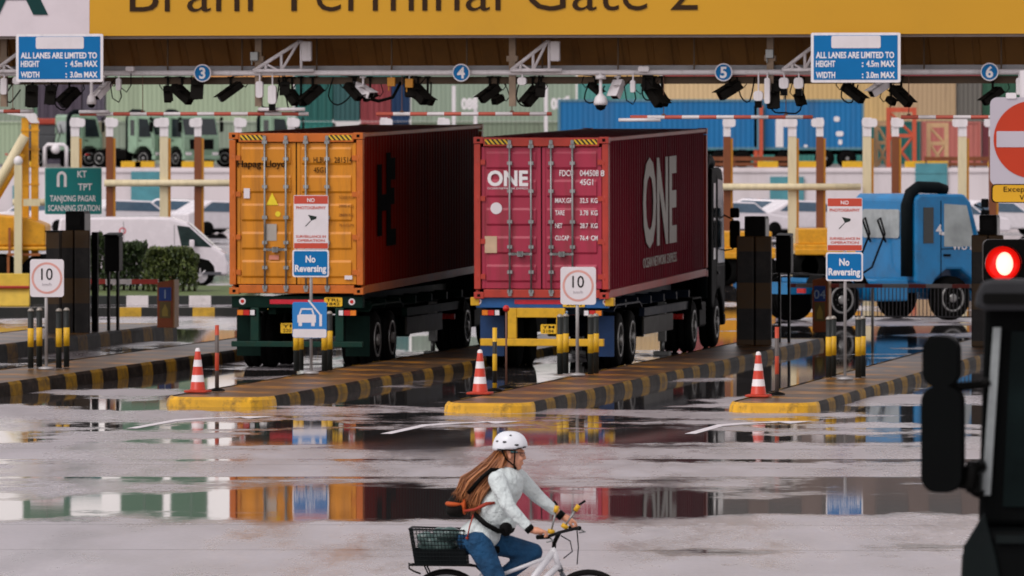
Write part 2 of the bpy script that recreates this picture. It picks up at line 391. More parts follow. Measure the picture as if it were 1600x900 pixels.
ROWS = [
 (-60, 52, 1, SAGE_D, 'grey green container end stacked beside the plum grey container'), (-60, 50, 0, SAGE, 'pale green container beside the twin yellow masts'),
 (58, 128, 1, PLUM, 'dark plum grey container end above the white pipe frame'), (58, 128, 0, corr_mat('plum container', '433c49'), 'plum container at the bottom of its stack behind the red roofed vehicle'),
 (129, 166, 0, corr_mat('olive container', '7b7760'), 'narrow olive grey container end behind a cream post'), (129, 163, 1, corr_mat('dusk container', '5d5763'), 'dusky grey container end below the speed dome camera'),
 (166, 458, 1, SAGE, 'long sage green container stacked above the orange container truck'), (166, 458, 0, SAGE_D, 'long grey green container standing behind the green tractor units'),
 (460, 520, 1, TEALD, 'dark teal container end next to the long sage green one'), (460, 520, 0, TEALC, 'teal container end at ground level behind the orange container roof'),
 (521, 562, 1, corr_mat('slate teal container', '2f5a5a'), 'slate teal container end beside the maroon one'),
 (563, 611, 1, MAROON, 'maroon container end between teal and navy ends'), (563, 611, 0, corr_mat('rose container', 'a65a58'), 'dull rose container end under the maroon one'),
 (612, 640, 1, NAVY, 'narrow navy container end beside the grey green row'), (612, 640, 0, corr_mat('deep navy container', '102c4a'), 'deep navy container end at the bottom of the stack'),
 (642, 900, 1, corr_mat('grey sage container', '8fa08c'), 'long grey sage container marked by two white posts'), (642, 900, 0, corr_mat('moss container', '7c8a74'), 'long mossy green container behind the gap between the two trucks'),
 (902, 1032, 1, corr_mat('sea green container', '4d9088'), 'sea green container behind the white dome camera'),
 (1034, 1225, 1, CREAMC, 'long cream container behind the blue container trailers'), (1227, 1390, 1, corr_mat('straw container', 'cfae74'), 'straw yellow container under a maroon one, behind the steel lattice'),
 (1392, 1494, 1, TANC, 'tan container beside the plain grey one'), (1496, 1533, 1, GREYC, 'plain grey container end beside the green one'),
 (1535, 1640, 1, GREENC, 'dark green container beyond the round no entry sign'), (1535, 1640, 0, corr_mat('wine container', '6f3038'), 'wine red container end beyond the no entry sign'),
 (1440, 1533, 0, SALMON, 'salmon red container beside the beige lattice'), (1345, 1438, 0, corr_mat('bottle teal container', '12605a'), 'bottle teal container seen through the red steel frames'),
 (1034, 1345, 0, corr_mat('jade container', '2f7b72'), 'jade container at ground level behind the blue trailers'),
 (902, 1032, 0, corr_mat('olive green container', '6f7d5f'), 'olive green container at ground level behind the first blue trailer'),
 (1034, 1360, 2, corr_mat('brick container', '94403c'), 'brick red container on top of the cream ones'), (1362, 1533, 2, corr_mat('oxblood container', '83363a'), 'oxblood container on top of the tan one'),
 (1535, 1640, 2, corr_mat('forest container', '1f4a38'), 'forest green container at the top of its stack'), (166, 300, 2, corr_mat('mint container', '93ab92'), 'mint green container at the top above the sage one'),
 (302, 458, 2, corr_mat('apricot container', 'd39a5c'), 'apricot container at the top beside the mint one'), (460, 640, 2, corr_mat('dull teal container', '3b6f68'), 'dull teal container at the top above four container ends'),
 (642, 900, 2, corr_mat('ash green container', '7f8f80'), 'ash green container at the top above the grey sage one'), (902, 1032, 2, corr_mat('sand container', 'c6a368'), 'sand coloured container at the top above the sea green one'),
 (-60, 128, 2, corr_mat('fern container', '7f9678'), 'fern green container at the top beside the mint one')]
for r in ROWS: stack_box(*r, group='containers stacked in the yard')
# wall of further stacks seen between
# white block-number posts
for k, (px, txt) in enumerate(((709, '088'), (853, '088'))):
    p = px3(px, 185, 425)
    t = thing('block_marker', ['white post carrying white block digits, beside the round 4 sign', 'white post carrying white block digits, beside the hanging white camera'][k], 'marker post', (p.x, 425, TZ), 0, 'block marker posts in the yard')
    s = F / 425
    mb = MB(); mb.box(-.11, .11, 0, .15, 0, pz(134, 425) - TZ); obj('post', mb, WHITE, t)
    mb = MB(); mb.box(-.11, .11, 0, .15, 0, 1); mb = MB(); mb.box(1.2, 1.42, 0, .15, 0, pz(150, 425) - TZ); obj('post', mb, WHITE, t)
    mb = MB(); put_text(mb, txt, .45 if k == 0 else .3, pz(170, 425) - TZ, .62, 1.0, bold=.06, ext=.03, depth=0); obj('lettering', mb, LETTER_WHITE, t)

# unseen block and green legs, added to shape the reflections in the wet apron
wh = thing('sky_screen', 'unseen added warehouse block far behind the container stacks', 'sky screen', ((1090 - 800) * 475 / F, 475, TZ), 0)
mb = MB(); mb.box(0, 30, 0, 30, 0, 22); mb.box(-.5, 30.5, -.5, 30.5, 22.002, 22.8); obj('wall', mb, mat('warehouse wall', '6d5f58', .6, var=.2, scale=.3, streak=True), wh)
for i in range(8):
    for k in range(4):
        mb = MB(); mb.box(1.2 + i * 3.6, 3.4 + i * 3.6, -.06, -.01, 3 + k * 5, 4.8 + k * 5); obj('window', mb, TEAL_GLASS, wh)
D = 440.0; s = F / D
yc = thing('mirror_legs', 'unseen green legs added for their reflection in the puddles', 'crane', ((150 - 800) / s, D, TZ), 0)
CG = mat('mirror leg green', '5d7d66', .5, var=.1, dirt=.2)
for a, b in ((8, 46), (166, 204), (247, 280)):
    for yy in (16, 40):
        mb = MB(); mb.box((a - 150) / s, (b - 150) / s, yy, yy + 1.2, 0, 22); obj('leg', mb, CG, yc)
mb = MB(); mb.box((0 - 150) / s, (290 - 150) / s, 16, 18, 22.002, 24); mb.box((0 - 150) / s, (290 - 150) / s, 39.5, 41.5, 22.002, 24); obj('girder', mb, CG, yc)
# ================================================================== vehicles
def wheel(parent, x, y, r, wdt, side, name='wheel', dual=False):
    """tyre, rim and hub; side = +1 faces +x"""
    mb = MB(); M = Matrix.Rotation(R(90), 4, 'Y')
    def tyre(c):
        mb.lathe([(r * .62, -wdt / 2), (r * .9, -wdt / 2), (r, -wdt * .36), (r, -wdt * .06), (r * .975, -wdt * .05), (r * .975, wdt * .05), (r, wdt * .06), (r, wdt * .36), (r * .9, wdt / 2), (r * .62, wdt / 2)], (c, y, r), 28, M)
    tyre(x)
    if dual: tyre(x - side * wdt * 1.12)
    w_ = obj(name, mb, RUBBER, parent)
    mb = MB(); e = x + side * wdt / 2
    mb.lathe([(r * .63, 0), (r * .63, .03), (r * .55, .035), (r * .48, -.05), (r * .2, -.06), (r * .2, .05), (r * .1, .06)], (e - side * .02, y, r), 22, M if side > 0 else Matrix.Rotation(R(-90), 4, 'Y'))
    for k in range(8):
        a = k * math.pi / 4; mb.cyl((e - side * .06, y + r * .33 * math.cos(a), r + r * .33 * math.sin(a)), (e, y + r * .33 * math.cos(a), r + r * .33 * math.sin(a)), r * .04, seg=6)
    obj('rim', mb, RIM, w_); return w_

def lettering(parent, mt, *lines, plane='front', name='lettering'):
    for ln in lines:
        mb = MB(); put_text(mb, plane=plane, *ln[:4], **ln[4]); o = obj(name, mb, mt, parent)
    return o

def make_container(label, col, dark, u, v, z, logo):
    t = thing('shipping_container', label, 'container', W(u, v, z), pitch=R(.8))
    Wd, H, Ln = 2.44, 2.9, 12.19; h = Wd / 2
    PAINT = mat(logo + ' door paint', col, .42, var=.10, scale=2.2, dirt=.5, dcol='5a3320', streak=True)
    SIDE_SHADED = mat(logo + ' shaded side paint', dark, .6, spec=.05, var=.2, scale=1.3, dirt=.5, dcol='1c0f0a', streak=True)  # sides, roof and front darkened: canopy shade put into the colour
    FRAME = mat(logo + ' frame paint', {'orange': 'c4661c', 'magenta': 'b23a2c'}[logo], .45, var=.12, scale=2, dirt=.3, dcol='3a2018')
    mb = MB()
    for sx in (-1, 1):
        a, b = sorted((sx * h, sx * (h - .115)))
        for y0, y1 in ((.0, .16), (Ln - .16, Ln)): mb.box(a, b, y0, y1, .17, H - .13)
        a2, b2 = sorted((sx * (h - .002), sx * (h - .075)))
        mb.box(a2, b2, .17, Ln - .17, H - .08, H - .012); mb.box(a2, b2, .17, Ln - .17, .012, .15)
    mb.box(-h + .17, h - .17, 0.005, .12, .02, .165); mb.box(-h + .17, h - .17, .005, .12, H - .17, H - .014)
    mb.box(-h + .17, h - .17, Ln - .12, Ln, .02, .15); mb.box(-h + .17, h - .17, Ln - .12, Ln, H - .12, H - .014)
    obj('frame', mb, FRAME, t, bevel=.008)
    cc = None
    for sx in (-1, 1):
        for y in (0, Ln - .178):
            for zz in (0, H - .118):
                if cc is None:
                    mb = MB(); mb.box(-.0885, .0885, 0, .178, 0, .118); mb.mi = 1; mb.box(-.03, .03, -.004, .01, .03, .085); mb.mi = 0
                    o = obj('corner_casting', mb, [FRAME, BLACK], t, bevel=.006); cc = o
                else: o = cc.copy(); COL.objects.link(o); o.parent = t
                o.location = (sx * (h - .082), y - .006, zz)
    # corrugated sides
    for sx in (-1, 1):
        prof = []; y = .18
        while y < Ln - .2:
            j_ = .012 * mnoise.noise(Vector((y * .8, sx, u))); prof += [(y, h - .03 - abs(j_)), (y + .07, h - .03 - abs(j_)), (y + .138, h - .066 + j_), (y + .208, h - .066 + j_)]; y += .276
        prof = [(min(a, Ln - .17), b) for a, b in prof]
        mb = MB()
        lo = [mb.bm.verts.new((sx * b, a, .15)) for a, b in prof]; hi = [mb.bm.verts.new((sx * b, a, H - .08)) for a, b in prof]
        for i in range(len(prof) - 1): mb.bm.faces.new((lo[i], lo[i + 1], hi[i + 1], hi[i]))
        obj('side_panel', mb, SIDE_SHADED, t)
    mb = MB()
    for i in range(42):
        y = .2 + i * .28; mb.box(-h + .08, h - .08, y, y + .2, H - .05, H - .02)
    mb.box(-h + .076, h - .076, .13, Ln - .13, H - .06, H - .0505); obj('roof_panel', mb, SIDE_SHADED, t)
    mb = MB(); mb.box(-h + .12, h - .12, Ln - .06, Ln - .03, .151, H - .121); obj('front_panel', mb, SIDE_SHADED, t)
    mb = MB(); mb.box(-h + .08, h - .08, .13, Ln - .13, .1, .145); obj('floor', mb, DARK_STEEL, t)
    # doors with horizontal swages, lock bars, hinges
    z0, z1 = .18, H - .185
    for sd in (-1, 1):
        x0, x1 = (-h + .13, -.012) if sd < 0 else (.012, h - .13)
        mb = MB(); mb.box(x0, x1, .055, .1, z0, z1)
        hh = (z1 - z0); n = 5
        mb.box(x0, x0 + .06, .045, .0545, z0, z1); mb.box(x1 - .06, x1, .045, .0545, z0, z1)
        for i in range(n):
            za = z0 + hh * i / n; zb = z0 + hh * (i + 1) / n
            mb.prism([(.0545, za + .11), (.0545, zb - .07), (.03, zb - .115), (.03, za + .15)], 'x', x0 + .09, x1 - .09)
        d = obj('door', mb, PAINT, t, bevel=.006)
        gx = (x0 + x1) / 2
        for bx in ((x0 + .52, x1 - .17) if sd < 0 else (x0 + .17, x1 - .52)):
            mb = MB(); mb.cyl((bx, -.012, .07), (bx, -.012, H - .05), .019, seg=10)
            for zz in (.1, .45, .9, 1.35, 1.9, 2.4, H - .2): mb.box(bx - .045, bx + .045, -.028, .029, zz, zz + .06)
            mb.box(bx - .03, bx + .03, -.03, .01, .05, .11); mb.box(bx - .03, bx + .03, -.03, .01, H - .13, H - .06)
            obj('locking_bar', mb, STEEL, d)
            mb = MB(); e = -1 if bx > gx else 1
            mb.box(bx - .02, bx + e * .36 if e > 0 else bx + .02, -.048, -.034, .78, .825) if e > 0 else mb.box(bx - .36, bx + .02, -.048, -.034, .78, .825)
            mb.box(bx + e * .2 - .045, bx + e * .2 + .045, -.06, .028, .755, .85)
            obj('handle', mb, STEEL, d)
        hx = x0 if sd < 0 else x1
        for zz in (.35, .98, 1.75, 2.4):
            mb = MB(); mb.box(hx - .07, hx + .07, .015, .044, zz, zz + .09); mb.cyl((hx + sd * .06, .02, zz - .02), (hx + sd * .06, .02, zz + .11), .022, seg=8); obj('hinge', mb, FRAME, d)
    mb = MB(); mb.box(-.011, .011, .06, .09, z0, z1); mb.box(-h + .1, h - .1, .09, .11, z1, z1 + .02); obj('door_gasket', mb, BLACK, t)
    HZ = stripe('header hazard', 'e8c02c', '1a1713', (1, 0, .9), .085, dirt=.2)
    for x0 in (-h + .2, h - .62):
        mb = MB(); mb.box(x0, x0 + .42, -.001, .004, H - .135, H - .045); obj('hazard_sticker', mb, HZ, t)
    return t, h, H
# --- orange container
VO = 123.55; UO = (pu(358, VO) + pu(568, VO)) / 2; ZO = pz(460, dep(UO, VO))
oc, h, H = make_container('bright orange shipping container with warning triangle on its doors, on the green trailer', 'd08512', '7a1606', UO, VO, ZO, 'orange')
BK = dict(depth=.028, ext=.005)
lettering(oc, LETTER_BLACK, ('Hapag', -1.08, 2.28, .12, dict(width=.44, bold=.012, **BK)), ('-', -.62, 2.29, .12, dict(bold=.012, **BK)), ('Lloyd', -.56, 2.28, .12, dict(width=.36, bold=.012, **BK)),
          ('HLBU', .32, 2.36, .1, dict(width=.22, **BK)), ('281514', .7, 2.36, .1, dict(width=.32, **BK)), ('45G1', .32, 2.18, .1, dict(width=.22, **BK)))
lettering(oc, mat('faded brown print', '8a5414', .5), *[(a, .3 if i % 2 == 0 else .78, zz, .05, dict(width=.3 if i % 2 == 0 else .26, **BK)) for i, (a, zz) in enumerate((('MAX GROSS', 1.72), ('32500 KG', 1.72), ('TARE', 1.56), ('3900 KG', 1.56), ('NET', 1.4), ('28600 KG', 1.4), ('CU CAP', 1.22), ('76.4 CUM', 1.22)))], name='small_print')
def sticker(parent, x0, x1, z0, z1, m, depth=.026, name='sticker'):
    mb = MB(); mb.box(x0, x1, depth - .004, depth, z0, z1); return obj(name, mb, m, parent)
sticker(oc, -.96, -.85, 1.72, 1.9, WHITE_SIGN)
YST = mat('yellow sticker', 'e8d02a', .4)
mb = MB(); mb.prism([(-.55, 1.6), (-.33, 1.6), (-.44, 1.82)], 'y', .021, .026); obj('warning_triangle', mb, YST, oc)
mb = MB(); mb.disc((-.335, 1.44), .05, .021, .026, 16); obj('sticker', mb, YST, oc)
sticker(oc, -.56, -.36, .96, 1.26, mat('aluminium plate', 'a9a39a', .35, .5), name='data_plate')
sticker(oc, .88, 1.02, .27, .34, WHITE_SIGN); sticker(oc, -.5, -.32, .62, .7, mat('pink sticker', 'd98a70', .5))
# monogram on the corrugated side
mb = MB(); x = h - .026
def sbox(y0, y1, z0, z1): mb.box(x - .003, x + .006, y0, y1, z0, z1)
y0 = 1.5
for a_, b_, c_, d_ in ((0, .42, 1.0, 2.3), (.42, .85, 1.45, 1.75), (.85, 1.27, .8, 2.5), (1.27, 1.75, .8, 1.1), (1.27, 1.6, 1.55, 1.85), (1.27, 1.7, 2.0, 2.4)): sbox(y0 + a_, y0 + b_, c_, d_)
obj('side_emblem', mb, mat('deep black emblem', '050504', .7, spec=.02), oc)
# --- magenta container
VM = 124.2; UM = (pu(742, VM) + pu(950, VM)) / 2; ZM = pz(467, dep(UM, VM))
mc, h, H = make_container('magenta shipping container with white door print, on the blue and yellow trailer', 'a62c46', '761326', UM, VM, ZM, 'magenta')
BW = dict(depth=.028, ext=.005)
lettering(mc, LETTER_WHITE, ('ONE', -.98, 2.03, .26, dict(width=.74, bold=.035, **BW)), ('OCEAN NETWORK EXPRESS', -.98, 1.96, .035, dict(width=.74, **BW)),
          ('FDCU', .33, 2.2, .105, dict(width=.26, bold=.012, **BW)), ('044508', .7, 2.2, .105, dict(width=.34, bold=.012, **BW)), ('8', 1.08, 2.2, .105, dict(width=.07, bold=.012, depth=-.008, ext=.005)), ('45G1', .7, 2.04, .105, dict(width=.24, bold=.012, **BW)),
          *[(a, .25 if i % 3 == 0 else (.7 if i % 3 == 1 else .9), zz, .085, dict(width=wd, bold=.016, **BW)) for i, (a, zz, wd) in enumerate((('MAX.GR', 1.72, .32), ('32.5', 1.72, .15), ('KG', 1.72, .12), ('TARE', 1.5, .17), ('3.78', 1.5, .15), ('KG', 1.5, .12), ('NET', 1.27, .13), ('28.7', 1.27, .15), ('KG', 1.27, .12), ('CU.CAP', 1.05, .25), ('76.4', 1.05, .15), ('CM', 1.05, .12)))])
mb = MB(); mb.disc((-.82, 1.62), .105, .021, .026, 24); obj('sticker', mb, WHITE_SIGN, mc)
sticker(mc, -1.03, -.81, .82, 1.12, mat('beige plate', 'c4a88a', .5), name='data_plate')
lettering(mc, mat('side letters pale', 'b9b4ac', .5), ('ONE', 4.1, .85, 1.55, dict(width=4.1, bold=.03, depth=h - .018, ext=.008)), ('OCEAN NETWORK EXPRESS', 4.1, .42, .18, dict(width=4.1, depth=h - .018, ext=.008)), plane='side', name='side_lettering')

def make_trailer(label, col, beam, bumper, u, v, plates, kind):
    t = thing('container_trailer', label, 'trailer', W(u, v, 0))
    P = mat(kind + ' trailer paint', col, .5, .1, var=.2, dirt=.4, dcol='1c1712'); B = mat(kind + ' rear beam paint', beam, .45, var=.12, dirt=.25, dcol='2a2018'); BU = mat(kind + ' bumper paint', bumper, .45, var=.1, dirt=.25, dcol='40300f')
    mb = MB()
    for sx in (-1, 1): mb.box(sx * .5 - .07, sx * .5 + .07, .22, 11.6, .98, 1.30)
    for y in (1.2, 2.6, 4, 5.6, 7.2, 8.8, 10.4): mb.box(-1.1, 1.1, y, y + .12, 1.06, 1.2)
    for sx in (-1, 1): mb.box(sx * 1.12 - .05, sx * 1.12 + .05, 4.4, 10, .85, 1.0)
    obj('chassis', mb, P, t)
    mb = MB(); mb.box(-1.2, 1.2, .02, .2, 1.1, 1.31); obj('rear_beam', mb, B, t, bevel=.01)
    mb = MB()
    if kind == 'blue':
        mb.box(-1.12, 1.12, -.02, .1, .42, .55); mb.box(-.62, -.46, -.01, .09, .552, 1.1); mb.box(.26, .42, -.01, .09, .552, 1.1)
        mb.box(-.46, .26, 0.0, .08, .93, 1.1)
        for sx in (-1, 1): mb.box(sx * 1.22 - .08, sx * 1.22 + .08, .0, .2, 1.14, 1.29)
    else:
        mb.box(-1.2, 1.2, -.02, .1, .40, .5); mb.box(-.85, -.7, 0, .09, .502, 1.1); mb.box(.7, .85, 0, .09, .502, 1.1)
    obj('bumper', mb, BU, t, bevel=.01)
    mb = MB(); mb.box(-.5, .5, .012, .018, 1.17, 1.25); obj('reflector_strip', mb, mat('red reflector', 'c2142c', .25), t)
    for sx in (-1, 1):
        mb = MB(); xs = sx * .92
        mb.box(xs - .17, xs + .17, -.02, .1, .96, 1.07); mb.mi = 1; mb.box(xs + sx * .06, xs + sx * .165, -.03, -.021, .97, 1.06) if sx > 0 else mb.box(xs - .165, xs - .06, -.03, -.021, .97, 1.06)
        mb.mi = 2; mb.box(xs - .055, xs + .055, -.03, -.021, .97, 1.06); mb.mi = 3
        a = sorted((xs - sx * .07, xs - sx * .15)); mb.box(a[0], a[1], -.03, -.021, .97, 1.06)
        obj('tail_light', mb, [BLACK, AMBER, RED, WHITE], t)
        mb = MB(); mb.disc((sx * (1.0 if kind != 'blue' else 1.16), 1.215), .06, .008, .018, 18); mb.mi = 1; mb.disc((sx * (1.0 if kind != 'blue' else 1.16), 1.215), .035, .002, .0075, 14); obj('marker_light', mb, [WHITE, RED], t)
        mb = MB(); mb.box(sx * 1.0 - .22, sx * 1.0 + .22, .55, .57, .22, .95); obj('mudflap', mb, mat(kind + ' mudflap', '173a66' if kind == 'blue' else '0d1f1a', .6, var=.2), t)
        mb = MB(); mb.prism([(.6, 1.02), (.9, 1.12), (3.6, 1.12), (3.9, 1.02), (3.9, 1.05), (3.6, 1.15), (.9, 1.15), (.6, 1.05)], 'x', sx * .95 - .26, sx * .95 + .26); obj('mudguard', mb, P, t)
        mb = MB(); mb.box(sx * .8 - .07, sx * .8 + .07, 8.9, 9.06, .25, 1.0); mb.box(sx * .8 - .15, sx * .8 + .15, 8.82, 9.14, .0, .06); mb.cyl((sx * .8, 8.98, .05), (sx * .8, 8.98, .3), .045); obj('landing_leg', mb, STEEL, t)
        for y in (1.35, 2.75): wheel(t, sx * 1.07, y, .5, .27, sx, dual=True)
    for p in plates:
        mb = MB(); mb.rrect(p[0], p[1], p[2], p[3], .02, p[4], p[4] + .012); mb.mi = 1
        put_text(mb, p[5], (p[0] + p[1]) / 2, (p[2] + p[3]) / 2 + .01, (p[3] - p[2]) * .32, (p[1] - p[0]) * .8, 'C', .01, depth=p[4], ext=.003)
        put_text(mb, p[6], (p[0] + p[1]) / 2, p[2] + .02, (p[3] - p[2]) * .32, (p[1] - p[0]) * .7, 'C', .01, depth=p[4], ext=.003)
        obj('number_plate', mb, [mat('yellow plate', 'e5b420', .35), LETTER_BLACK], t)
    mb = MB(); mb.cyl((-.9, 6.0, .62), (.9, 6.0, .62), .2, seg=16); obj('air_tank', mb, P, t)
    mb = MB(); mb.box(-1.13, -1.09, 4.6, 8.2, .5, .82); mb.box(1.09, 1.13, 4.6, 8.2, .5, .82); obj('side_guard', mb, mat('dull guard rail', '34332f', .5, .3, var=.2), t)
    return t
def ins(u, v): return u, v
make_trailer('dark green container trailer with yellow plates, carrying the orange container', '0f241d', '0f261f', '12342a', UO, VO + .06, ((.5, .83, 1.13, 1.29, -.004, 'TRL', '1842'), (-.35, -.06, .64, .82, .25, 'YP', '2207')), 'green')
make_trailer('blue and yellow container trailer with yellow underrun bumper, carrying the magenta container', '0e1a2b', '19558f', 'd9a71e', UM, VM + .06, ((-.02, .26, .64, .81, -.02, 'YM', '3184'), (.38, .78, 1.12, 1.28, -.004, 'TRL', '2061')), 'blue')

def make_tractor(label, col, loc, rotz, cab0=3.0, cab1=4.85, wb=(1.0, 4.05), blue=False, Hc_=2.9, group=None, textured=True):
    """prime mover heading along its own +y, rear end at y = 0"""
    t = thing('prime_mover', label, 'truck', loc, rotz, group)
    P = mat('cab ' + col, col, .35 if col != '070808' else .6, var=.12, scale=1.5, dirt=.3, dcol='3a352c' if col != '070808' else '101010', coat=.3 if col != '070808' else 0)
    hw = 1.22
    mb = MB()
    for sx in (-1, 1): mb.box(sx * .42 - .06, sx * .42 + .06, 0, cab1 - .3, .62, .88)
    mb.box(-.36, .36, .02, .12, .62, .88); mb.box(-.36, .36, 1.8, 1.95, .62, .88); mb.box(-.5, .5, .5, 1.5, .885, .98)
    obj('chassis', mb, P if blue else DARK_STEEL, t)
    mb = MB(); mb.lathe([(.45, 0), (.45, .06), (.1, .07)], (0, 1.0, .985), 20); obj('fifth_wheel', mb, DARK_STEEL, t)
    b0 = .95
    prof = [(cab0, b0), (cab1 - .05, b0 - .3), (cab1, b0 + .1), (cab1 - .02, b0 + .75), (cab1 - .32, Hc_ - .18), (cab1 - .5, Hc_), (cab0 + .12, Hc_), (cab0, Hc_ - .1)]
    wy = wb[1]
    arch = [(wy + .62, b0 - .25), (wy + .5, b0 - .02), (wy + .2, b0 + .2), (wy - .2, b0 + .2), (wy - .5, b0 - .02)]
    prof = [(cab0, b0 - .1), (wy - .62, b0 - .2)] + arch[::-1][0:5] + [(cab1 - .05, b0 - .35)] + prof[2:]
    mb = MB(); mb.prism(prof, 'x', -hw, hw)
    cab = obj('cab', mb, P, t, bevel=.06)
    # glazing
    mb = MB(); e = .012
    A = (cab1 - .02, b0 + .75); Bp = (cab1 - .32, Hc_ - .18)
    def lp(f): return (A[0] + (Bp[0] - A[0]) * f, A[1] + (Bp[1] - A[1]) * f)
    a, b = lp(.08), lp(.95)
    mb.prism([(a[0] + e, a[1]), (b[0] + e, b[1]), (b[0] - .05, b[1]), (a[0] - .05, a[1])], 'x', -hw + .12, hw - .12); obj('windscreen', mb, TEAL_GLASS, t)
    for sx in (-1, 1):
        mb = MB(); x0, x1 = sorted((sx * (hw - .02), sx * (hw + .012)))
        mb.prism([(cab0 + .78, b0 + .72), (cab1 - .2, b0 + .72), (cab1 - .45, Hc_ - .26), (cab0 + .78, Hc_ - .22)], 'x', x0, x1)
        obj('side_window', mb, mat('pale side window' if blue else 'tinted side window', 'a5adab' if blue else '20282a', .1, var=.25, scale=2), t)
        mb = MB(); mb.prism([(cab0 + .2, b0 + .8), (cab0 + .48, b0 + .8), (cab0 + .48, Hc_ - .3), (cab0 + .2, Hc_ - .3)], 'x', x0, x1); obj('quarter_window', mb, TEAL_GLASS, t)
        mb = MB(); x2, x3 = sorted((sx * hw, sx * (hw + .006)))
        for (ya, yb, za, zb) in ((cab0 + .68, cab0 + .7, b0 + .0, Hc_ - .15), (cab1 - .12, cab1 - .1, b0 + .1, b0 + .7), (cab0 + .7, cab1 - .12, b0 + .66, b0 + .675)): mb.box(x2, x3, ya, yb, za, zb)
        mb.box(*sorted((sx * hw, sx * (hw + .03))), cab0 + .76, cab0 + .95, b0 + .5, b0 + .55)
        obj('door_seam', mb, BLACK, t)
        mb = MB(); mb.rrect(sx * (hw + .2) - .1, sx * (hw + .2) + .1, 1.95, 2.5, .05, cab1 - .12, cab1 - .02); mb.rrect(sx * (hw + .2) - .09, sx * (hw + .2) + .09, 2.55, 2.75, .04, cab1 - .12, cab1 - .04)
        mb.tube([(sx * (hw - .03), cab1 - .2, 2.62), (sx * (hw + .16), cab1 - .09, 2.52), (sx * (hw + .16), cab1 - .09, 1.93), (sx * (hw - .02), cab1 - .12, 1.9)], .018); obj('mirror', mb, BLACK, t)
        wheel(t, sx * 1.03, wb[1], .5, .3, sx); wheel(t, sx * 1.05, wb[0], .5, .27, sx, dual=True)
        mb = MB(); mb.box(*sorted((sx * .55, sx * 1.15)), 1.95, 2.85, .45, .95); obj('fuel_tank', mb, P if blue else DARK_STEEL, t, bevel=.05)
        mb = MB(); mb.prism([(wb[0] - .72, .8), (wb[0] - .55, 1.06), (wb[0] + .55, 1.06), (wb[0] + .72, .8), (wb[0] + .69, .8), (wb[0] + .53, 1.03), (wb[0] - .53, 1.03), (wb[0] - .69, .8)], 'x', *sorted((sx * .72, sx * 1.24))); obj('mudguard', mb, DARK_STEEL, t)
        mb = MB(); mb.box(*sorted((sx * .72, sx * 1.1)), cab1 + .0, cab1 + .05, .68, .84); obj('headlight', mb, WHITE, t)
        mb = MB(); mb.box(*sorted((sx * .85, sx * 1.12)), .0, .06, .66, .76); obj('tail_light', mb, RED, t)
    mb = MB(); mb.box(-hw, hw, cab1 - .2, cab1 + .06, .42, .66); obj('bumper', mb, P, t, bevel=.05)
    mb = MB(); mb.box(-.8, .8, cab1 - .04, cab1 + .02, 1.0, 1.55); obj('grille', mb, BLACK, t)
    # intake snorkel behind the cab, hoses, rear window
    mb = MB(); mb.tube([(hw - .2, cab0 - .12, 1.0), (hw - .2, cab0 - .12, Hc_ - .25), (hw - .2, cab0 - .02, Hc_ + .02), (hw - .2, cab0 + .2, Hc_ + .16), (hw - .2, cab0 + .75, Hc_ + .14), (hw - .2, cab0 + .95, Hc_ + .08)], .135, 12); obj('intake_snorkel', mb, mat('dark snorkel', '12181a', .6), t)
    mb = MB(); mb.rrect(-.85, .6, Hc_ - 1.0, Hc_ - .35, .08, cab0 - .03, cab0 + .03); obj('rear_window', mb, mat('pale rear window', 'a7adac', .15, var=.15), t)
    for x in (-.5, .1):
        mb = MB(); mb.tube([(x, cab0 - .05, Hc_ - 1.1), (x - .1, cab0 - .2, Hc_ - .6), (x + .15, cab0 - .3, Hc_ - .55), (x + .3, cab0 - .28, Hc_ - .9), (x + .1, cab0 - .5, 1.2), (x, 2.1, .95)], .025); obj('air_hose', mb, BLACK, t)
    return t
dark_cab = make_tractor('black prime mover with its mirror out beyond the magenta container', '070808', W(UM, VM + 9.6), -TH, 3.1, 5.0, Hc_=3.55)
dup(dark_cab, W(UO, VO + 9.6), -TH, 'black prime mover almost hidden in front of the orange container')
O = Vector((5.93, 158.4, 0))
bt = make_tractor('bright blue prime mover with black intake snorkel, behind the boom barrier', '107ab2', O, R(-58), 3.0, 4.85, blue=True, Hc_=2.86)
mb = MB(); put_text(mb, '4', 3.55, 1.95, .22, bold=.02, depth=1.225, plane='side'); put_text(mb, 'WU L', 4.0, 1.6, .14, .6, bold=.02, depth=1.225, plane='side'); mb.box(1.222, 1.228, 3.7, 4.05, 1.93, 2.0); obj('door_lettering', mb, LETTER_WHITE, bt)
# small far tractor units on the raised road (teal green)
gt = make_tractor('pale green prime mover on the raised road, behind the cream post nearest the road sign', '86a58a', px3(150, 262, 384) * 1 + Vector((0, 0, 0)), R(-125), Hc_=2.9, group='green prime movers on the raised road')
gt.location = (px3(150, 262, 384).x, 386, 2.4)
for k, (px, l) in enumerate(((231, 'pale green prime mover on the raised road, between the first brown and second cream posts'), (332, 'pale green prime mover on the raised road, just beside the orange container'), (20, 'pale green prime mover on the raised road, behind the twin yellow masts'))):
    dup(gt, (px3(px, 262, 386 + k * .6).x, 386 + k * .6, 2.4), R(-140 + 38 * k), l)
